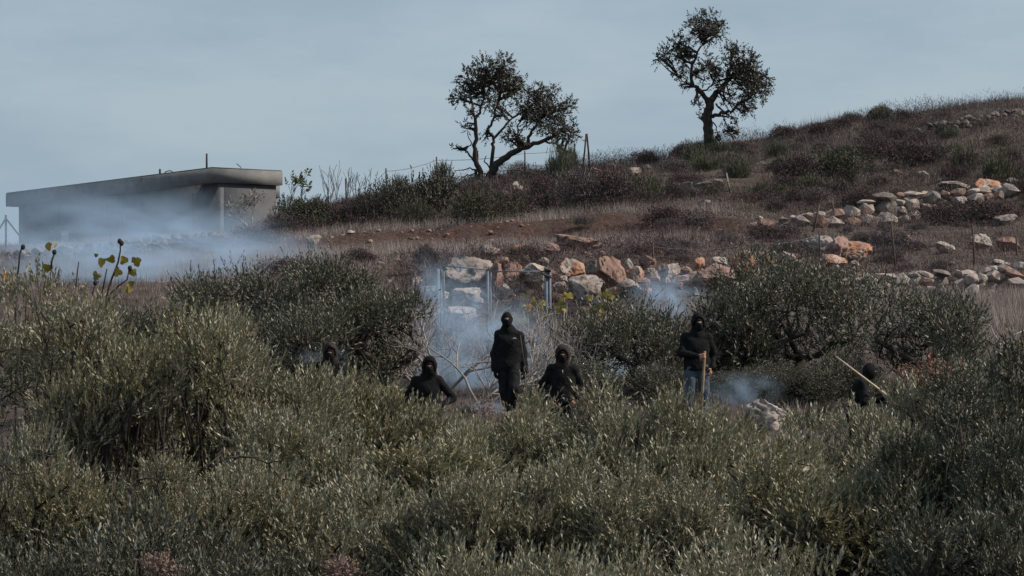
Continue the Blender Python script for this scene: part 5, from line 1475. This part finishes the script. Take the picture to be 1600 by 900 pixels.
def person(label, px, D, pose, rotz=0.0, H=1.74, zfix=None, style=None, group='people in black among the olives'):
    st = dict(hood=True, hood_mat='black_cloth', legs='dark_trousers', glove=(False, False), hem=.84, slit=True, brow=.018)
    st.update(style or {})
    s = H / 1.75
    x = (px - 800) / F * D; g = tz(x, D) if zfix is None else zfix
    root = empty('person', (x, D, g), rotz); tag(root, label, 'person', None)
    J = {k: np.array(v, float) * s for k, v in pose.items() if k not in ('handL', 'handR')}
    hd = J['head']; nk = J['neck']; ch = J['chest']; pv = J['pelvis']
    # ---- body: one continuous figure
    pr = [ell(hd, np.array((.076, .094, .108)) * s), ell(hd + np.array((0, -.030, -.055)) * s, np.array((.058, .062, .070)) * s),
          cap(hd + np.array((0, -.088, .006)) * s, hd + np.array((0, -.104, -.028)) * s, .010 * s, .014 * s),                     # nose
          cap(hd + np.array((-.02, -.086, -.062)) * s, hd + np.array((.02, -.086, -.062)) * s, .009 * s, .009 * s),               # lips
          ell(hd + np.array((-.074, .012, -.006)) * s, np.array((.006, .018, .028)) * s), ell(hd + np.array((.074, .012, -.006)) * s, np.array((.006, .018, .028)) * s),
          cap(hd + np.array((0, .02, -.07)) * s, nk, .052 * s, .058 * s),
          cap(nk + np.array((0, 0, -.05)) * s, ch, .10 * s, .145 * s, .72), cap(ch, pv, .145 * s, .135 * s, .72)]
    for e in ('L', 'R'):
        pr += [cap(ch * .35 + J['sh' + e] * .65, J['sh' + e], .075 * s, .060 * s), cap(J['sh' + e], J['el' + e], .050 * s, .038 * s), cap(J['el' + e], J['wr' + e], .040 * s, .025 * s),
               cap(pv, J['hip' + e], .10 * s, .085 * s), cap(J['hip' + e], J['kn' + e], .083 * s, .055 * s), cap(J['kn' + e], J['an' + e], .056 * s, .036 * s),
               cap(J['an' + e] + np.array((0, .03, -.03)) * s, J['toe' + e], .036 * s, .030 * s)]
    allp = np.array(list(J.values())); lo = allp.min(0) - .2; hi = allp.max(0) + .22
    V, Q = surface_nets(blend(pr, .025 * s), lo, hi, .021)
    Vs, Qs = [V], [Q]; n0 = len(V); glove_meshes = []
    for e, sd in (('L', -1), ('R', 1)):
        d, pn, curl, side = pose['hand' + e]
        hp_ = hand_prims(J['wr' + e], d, pn, curl, side, s * 1.02)
        c = J['wr' + e] + unit(np.array(d, float)) * .07
        V, Q = surface_nets(blend(hp_, .006), c - .15, c + .15, .0072)
        glove_meshes.append((V, Q))
        Vs.append(V); Qs.append(Q + n0); n0 += len(V)
    link('body', mesh_np('body', np.concatenate(Vs), np.concatenate(Qs), M['skin'], True), root)
    for (V, Q), gl, e in zip(glove_meshes, st['glove'], ('L', 'R')):
        if gl:
            c = J['wr' + e]; nrm = np.zeros_like(V)
            for k in range(4): np.add.at(nrm, Q[:, k], np.cross(V[Q[:, 1]] - V[Q[:, 0]], V[Q[:, 2]] - V[Q[:, 0]]))
            link('glove', mesh_np('glove', V + unit(nrm) * .004, Q, M['black_cloth'], True), root)
    for sx in (-1, 1):
        Vi, Fi = ICO2; o = link('eye', mesh_np('eye', Vi * .0125 * s + hd + np.array((.031 * sx, -.080, .010)) * s, Fi, M['eye'], True), root)
    # ---- jacket
    t = [cap(nk + np.array((0, .005, -.02)) * s, ch, .115 * s, .178 * s, .74), cap(ch, pv + np.array((0, 0, -.06)) * s, .178 * s, .185 * s, .74),
         cap(ch * [1, 1, 0] + np.array((-.085, 0, 1.33 * 1)) * s * [1, 1, 1], pv + np.array((-.085, 0, -.10)) * s, .118 * s, .128 * s, .85), cap(ch * [1, 1, 0] + np.array((.085, 0, 1.33)) * s, pv + np.array((.085, 0, -.10)) * s, .118 * s, .128 * s, .85), cap(hd + np.array((0, .01, -.11)) * s, nk, .070 * s, .082 * s)]
    for e in ('L', 'R'):
        fa = J['wr' + e] - J['el' + e]
        t += [cap(nk + np.array((0, .01, -.03)) * s, J['sh' + e], .075 * s, .066 * s), cap(ch * .4 + J['sh' + e] * .6, J['sh' + e], .085 * s, .068 * s), cap(J['sh' + e], J['el' + e], .066 * s, .062 * s), cap(J['el' + e], J['el' + e] + fa * .97, .064 * s, .046 * s)]
    base = folds(blend(t, .035 * s), .013, (7, 7, 11), int(px))
    hem = st['hem'] * s
    armp = [(J['el' + e], J['wr' + e]) for e in ('L', 'R')]
    def jacket(p):
        f = base(p)
        far = np.ones(len(p)) * 9
        for a, b in armp: far = np.minimum(far, cap(a, b, .085 * s, .07 * s)(p))
        cut = hem - p[:, 2] + .012 * np.sin(p[:, 0] * 17)
        return np.maximum(f, np.where(far < .0, -1, cut))
    V, Q = surface_nets(jacket, lo, hi, .0155)
    jk = link('jacket', mesh_np('jacket', V, Q, M['black_cloth'], True), root)
    if st.get('zip'):
        mb = MB(); p = ch + np.array((0.0, -.148, .10)) * s; mb.box(p, (.008, .012, .05)); mb.build('zip_pull', M['print'], jk)
    if st.get('emblem'):
        mb = MB(); p = ch + np.array((.085, -.146, .075)) * s
        mb.box(p + [-.014, 0, 0], (.020, .006, .014), .1); mb.box(p + [.010, 0, .004], (.016, .006, .018), .1); mb.box(p + [.028, .003, -.004], (.012, .006, .010), .1); mb.build('emblem', M['print'], jk)
    # ---- trousers
    t = [cap(pv, pv + np.array((0, 0, .1)) * s, .150 * s, .150 * s, .78)]
    for e in ('L', 'R'):
        t += [cap(pv, J['hip' + e], .12 * s, .105 * s), cap(J['hip' + e], J['kn' + e], .107 * s, .084 * s), cap(J['kn' + e], J['an' + e] + np.array((0, 0, .02)) * s, .083 * s, .074 * s)]
    tb = folds(blend(t, .02 * s), .008, (9, 9, 13), int(px) + 3); ztop = (pose['pelvis'][2] + .07) * s
    V, Q = surface_nets(lambda p: np.maximum(tb(p), p[:, 2] - ztop), lo, hi, .0165)
    link('trousers', mesh_np('trousers', V, Q, M[st['legs']], True), root)
    # ---- shoes
    for e in ('L', 'R'):
        f = blend([cap(J['an' + e] + np.array((0, .04, -.045)) * s, J['toe' + e], .050 * s, .042 * s), cap(J['an' + e] + np.array((0, 0, .03)) * s, J['an' + e], .052 * s, .055 * s)], .03)
        V, Q = surface_nets(f, np.minimum(J['an' + e], J['toe' + e]) - .13, np.maximum(J['an' + e], J['toe' + e]) + .15, .016)
        V[:, 2] = np.maximum(V[:, 2], min(J['an' + e][2], J['toe' + e][2]) - .055 * s)
        link('shoe', mesh_np('shoe', V, Q, M['shoe'], True), root)
    # ---- balaclava with an eye slit
    b = blend([ell(hd, np.array((.086, .104, .118)) * s), ell(hd + np.array((0, -.030, -.055)) * s, np.array((.067, .074, .080)) * s), cap(hd + np.array((0, -.09, .0)) * s, hd + np.array((0, -.108, -.032)) * s, .013 * s, .019 * s), ell(hd + np.array((0, .012, -.006)) * s, np.array((.094, .045, .055)) * s),
               cap(hd + np.array((0, .02, -.07)) * s, nk, .066 * s, .075 * s)], .025 * s)
    eye = hd + np.array((0, -.10, .010)) * s
    def bal(p):
        q = np.abs(p - eye) - np.array((.044, .07, st['brow'] * .62)) * s
        box = np.linalg.norm(np.maximum(q, 0), axis=1) + np.minimum(q.max(1), 0)
        return np.maximum(b(p), -box) if st['slit'] else b(p)
    V, Q = surface_nets(bal, hd - np.array((.16, .17, .34)) * s, hd + np.array((.16, .16, .17)) * s, .0085)
    link('balaclava', mesh_np('balaclava', V, Q, M['black_cloth'], True), root)
    # ---- hood
    if st['hood']:
        ho = blend([ell(hd + np.array((0, .022, .012)) * s, np.array((.120, .140, .150)) * s), ell(hd + np.array((0, .03, .09)) * s, np.array((.07, .10, .075)) * s), cap(hd + np.array((0, .03, -.10)) * s, nk + np.array((0, .015, -.01)) * s, .110 * s, .130 * s, .85)], .03 * s)
        ho = folds(ho, .006, (12, 12, 12), int(px) + 9)
        op = ell(hd + np.array((0, -.15, -.022)) * s, np.array((.083, .165, .116)) * s)
        inn = ell(hd + np.array((0, .005, 0)) * s, np.array((.100, .122, .130)) * s)
        V, Q = surface_nets(lambda p: np.maximum(np.maximum(ho(p), -op(p)), -inn(p)), hd - np.array((.22, .24, .34)) * s, hd + np.array((.22, .24, .22)) * s, .0115)
        link('hood', mesh_np('hood', V, Q, M[st['hood_mat']], True), root)
    return root, J

STAND = dict(head=(0, -.015, 1.625), neck=(0, .015, 1.455), chest=(0, .01, 1.24), pelvis=(0, 0, .95),
             shL=(-.175, .01, 1.395), shR=(.175, .01, 1.395), elL=(-.265, .03, 1.13), elR=(.265, .03, 1.13), wrL=(-.27, -.05, .88), wrR=(.27, -.05, .88),
             hipL=(-.095, 0, .91), hipR=(.095, 0, .91), knL=(-.12, -.02, .50), knR=(.12, -.02, .50), anL=(-.13, .02, .09), anR=(.13, .02, .09), toeL=(-.15, -.15, .04), toeR=(.15, -.15, .04),
             handL=((0, -.15, -1), (.9, 0, 0), .5, 1), handR=((0, -.15, -1), (-.9, 0, 0), .5, -1))
def pose(**k): d = dict(STAND); d.update(k); return d

# walker in the middle
walker, Jw = person('tallest person, in black jacket and balaclava without a hood, walking forward', 795, 60.0, pose(
    head=(-.03, -.035, 1.625), neck=(-.01, .0, 1.46), shL=(-.165, 0, 1.36), shR=(.165, .0, 1.35), elL=(-.225, .05, 1.07), elR=(.235, .03, 1.08), wrL=(-.225, -.03, .82), wrR=(.255, -.06, .80),
    hipL=(-.085, 0, .90), knL=(-.07, -.02, .48), anL=(.01, .04, .09), toeL=(0, -.14, .04), hipR=(.09, 0, .90), knR=(.085, -.20, .53), anR=(.035, .06, .20), toeR=(.035, -.10, .10),
    handL=((.15, -.2, -1), (.8, .3, 0), .55, 1), handR=((0, -.1, -1), (-.9, .3, 0), .9, -1)), H=1.75, style=dict(hood=False, hem=.70, emblem=True, brow=.022, glove=(True, True)))
walker.location.z = (HZ - 658) / F * 60.0
def world_pt(root, p):
    return root.rotation_euler.to_matrix() @ Vector(p) + root.location
def tube_thing(name, label, cat, pts, rad, mat, parent=None):
    p0 = np.array(pts[-1]); root = None
    mb = MB(); mb.tube(np.array(pts) - p0, rad, 8); o = mb.build(name, M[mat], None, True, p0); tag(o, label, cat); return o
hw = world_pt(walker, Jw['wrR'])  # upper stretch draws the sleeve's edge highlight as a tube, cord below the fist
tube_thing('cord', 'thin cord hanging along the sleeve and from the fist of the walking person', 'cord',
           [W(813, 524, 59.86), W(816, 546, 59.80), W(819, 566, 59.80), W(825, 584, 59.82), (hw.x - .015, hw.y - .03, hw.z - .07), W(822.5, 612, 59.85), W(824, 632, 59.86), W(826, 662, 59.9)], .007, 'cord')

hips, Jh = person('hooded person in black standing with both hands on the hips below the gate', 668, 55.6, pose(
    head=(.03, -.06, 1.605), neck=(.01, .0, 1.445), chest=(0, .01, 1.23), shL=(-.175, .0, 1.385), shR=(.175, .0, 1.385), elL=(-.37, .07, 1.12), elR=(.38, .07, 1.13), wrL=(-.215, -.07, .985), wrR=(.225, -.07, .995),
    handL=((.6, -.5, -.45), (.5, .7, -.3), .35, -1), handR=((-.6, -.5, -.45), (-.5, .7, -.3), .35, 1)), H=1.68, style=dict(hem=.86, brow=.012, glove=(True, True)))
hips.location.z = (HZ - 554) / F * 55.6 - 1.79 * 1.68 / 1.75

pock, Jp = person('person in a brownish hood and black jacket with bare hands held low', 879, 57.0, pose(
    head=(.0, -.06, 1.60), neck=(0, .0, 1.44), shL=(-.175, 0, 1.39), shR=(.175, 0, 1.38), elL=(-.315, .05, 1.12), elR=(.315, .05, 1.11), wrL=(-.20, -.14, .915), wrR=(.20, -.14, .93),
    handL=((.35, -.3, -.75), (.6, .5, 0), .8, 1), handR=((-.35, -.3, -.75), (-.6, .5, 0), .8, -1)), H=1.70, style=dict(hood_mat='brown_hood', zip=True, brow=.014))
pock.location.z = (HZ - 536) / F * 57.0 - 1.79 * 1.70 / 1.75

staffp, Js = person('hooded person in a black jacket and blue jeans holding a wooden staff upright', 1089, 60.6, pose(
    head=(.02, -.03, 1.63), neck=(.0, .0, 1.455), shL=(-.18, 0, 1.40), shR=(.18, 0, 1.40), elL=(-.27, -.02, 1.14), elR=(.285, .06, 1.13), wrL=(-.015, -.235, 1.085), wrR=(.235, -.06, .90),
    handL=((1, -.25, .10), (.25, .9, 0), 1.45, -1), handR=((-.3, -.25, -.8), (-.7, .5, .2), .6, -1)), rotz=.12, H=1.75, style=dict(legs='denim', brow=.020, hem=.86))
staffp.location.z = (HZ - 489) / F * 60.6 - 1.79
dl = unit(np.array((1, -.25, .10))); pl = unit(np.array((.25, .9, 0)) - dl * (np.array((.25, .9, 0)) @ dl))
gc = world_pt(staffp, Js['wrL'] + dl * .095 + pl * .032)
tube_thing('wooden_staff', 'straight wooden staff held upright in the fist of the person in blue jeans', 'staff', [gc + Vector((.004, 0, .075)), gc, gc + Vector((-.03, -.005, -.5)), gc + Vector((-.075, -.02, -1.25))], [.021, .022, .024, .025], 'brown_wood')

stickp, Jk = person('person in black seen from the side, facing right and gripping a long thin stick', 1349, 56.2, pose(
    head=(0, -.075, 1.59), neck=(0, -.02, 1.43), chest=(0, .02, 1.22), shL=(-.19, -.0, 1.375), shR=(.19, .0, 1.375), elL=(-.25, -.12, 1.11), elR=(.24, -.08, 1.10), wrL=(-.14, -.34, 1.25), wrR=(.10, -.32, 1.20),
    handL=((.25, -.9, .3), (.5, 0, -.6), 1.4, 1), handR=((-.25, -.9, .3), (-.5, 0, -.6), 1.4, -1)), rotz=math.radians(82), H=1.74, style=dict(hood=False, brow=.014, glove=(True, True)))
stickp.rotation_euler.x = .20
stickp.location.x -= .30
stickp.location.z = .03 + (HZ - 562) / F * 56.2 - 1.735 * 1.74 / 1.75
hk = world_pt(stickp, Jk['wrL'] + unit(np.array((.25, -.9, .3))) * .08)
a = W(1306, 557, 55.35); dv = (a - hk)
tube_thing('long_stick', 'long thin pale stick slanting up to the left in a gloved hand', 'stick', [a, a.lerp(hk, .5), hk, hk - dv * .06], [.012, .016, .018, .018], 'pale_wood')

half, _ = person('half hidden person in a grey brown hood peering over the olive leaves', 514, 57.0, pose(head=(.02, -.05, 1.615)), H=1.72, style=dict(hood_mat='brown_hood', brow=.014))
half.location.z = (HZ - 534) / F * 57.0 - 1.79 * 1.72 / 1.75
peek, _ = person('person of whom only a black covered head shows among leaves at left', 401, 55.2, pose(head=(0, -.04, 1.615)), H=1.65, style=dict(hood=False, brow=.012), rotz=.5)
peek.location.z = (HZ - 559) / F * 55.2 - 1.735 * 1.65 / 1.75

# ------------------------------------------------------------------ smoke: drifting tear gas as real volumes
def smoke(px, py, D, wpx, hpx, depth, dens, scale, label, seed, colr=(0.54, 0.74, 0.99)):
    k = D / F; c = W(px, py, D)
    m = bpy.data.materials.new('smoke'); m.use_nodes = True; n, l = m.node_tree.nodes, m.node_tree.links
    n.remove(n['Principled BSDF'])
    v = n.new('ShaderNodeVolumePrincipled'); v.inputs['Color'].default_value = (*colr, 1); v.inputs['Anisotropy'].default_value = 0.1
    tc = n.new('ShaderNodeTexCoord')
    ln = n.new('ShaderNodeVectorMath'); ln.operation = 'LENGTH'; l.new(tc.outputs['Object'], ln.inputs[0])
    fo = n.new('ShaderNodeMapRange'); fo.interpolation_type = 'SMOOTHSTEP'
    fo.inputs['From Min'].default_value = .0; fo.inputs['From Max'].default_value = 1.0; fo.inputs['To Min'].default_value = 1; fo.inputs['To Max'].default_value = 0
    l.new(ln.outputs['Value'], fo.inputs['Value'])
    mp = n.new('ShaderNodeMapping'); mp.inputs['Location'].default_value = (seed * 3.1, seed * 1.7, seed * .9); l.new(tc.outputs['Object'], mp.inputs['Vector'])
    no = n.new('ShaderNodeTexNoise'); no.inputs['Scale'].default_value = scale; no.inputs['Detail'].default_value = 5; no.inputs['Distortion'].default_value = 1.2
    l.new(mp.outputs['Vector'], no.inputs['Vector'])
    nr = n.new('ShaderNodeMapRange'); nr.inputs['From Min'].default_value = .42; nr.inputs['From Max'].default_value = .64; l.new(no.outputs['Fac'], nr.inputs['Value'])
    mu = n.new('ShaderNodeMath'); mu.operation = 'MULTIPLY'; l.new(fo.outputs['Result'], mu.inputs[0]); l.new(nr.outputs['Result'], mu.inputs[1])
    m2 = n.new('ShaderNodeMath'); m2.operation = 'MULTIPLY'; m2.inputs[1].default_value = dens; l.new(mu.outputs[0], m2.inputs[0])
    l.new(m2.outputs[0], v.inputs['Density']); l.new(v.outputs['Volume'], n['Material Output'].inputs['Volume'])
    V, Fc = ICO3
    o = link('smoke', mesh_np('smoke', V, Fc, m), None, c, None, (wpx * k, depth, hpx * k))
    tag(o, label, 'smoke', None, 'stuff')
smoke(150, 372, 145.0, 320, 125, 10.0, .21, 1.9, 'bank of bluish smoke drifting in front of the concrete house', 1)
smoke(240, 420, 102.0, 330, 118, 9.0, .46, 2.4, 'pale bluish smoke lying over the grass below the concrete house', 2)
smoke(748, 565, 66.2, 135, 155, 1.7, 2.2, 1.9, 'blue smoke rising among the bare branches behind the walking person', 3)
smoke(690, 450, 70.5, 70, 84, 1.2, .8, 1.8, 'thin blue smoke around the left gate post', 4)
smoke(1042, 466, 72.0, 76, 60, 1.0, 1.7, 1.7, 'small puff of blue white smoke below the round pale boulder', 5)
smoke(1165, 618, 62.5, 84, 46, 1.0, .75, 1.6, 'low blue smoke behind the large whitish boulder', 6)
smoke(760, 655, 61.5, 64, 40, .8, 1.6, 1.5, 'dense blue smoke on the ground beside the feet of the walking person', 7)
smoke(960, 590, 68.5, 90, 80, 1.2, 1.4, 1.6, 'pale smoke glimpsed through the dense olive tree right of the gate', 8)
smoke(505, 560, 61.5, 60, 26, .8, .4, 1.6, 'thin smoke among the leaves beside the half hidden person', 9)
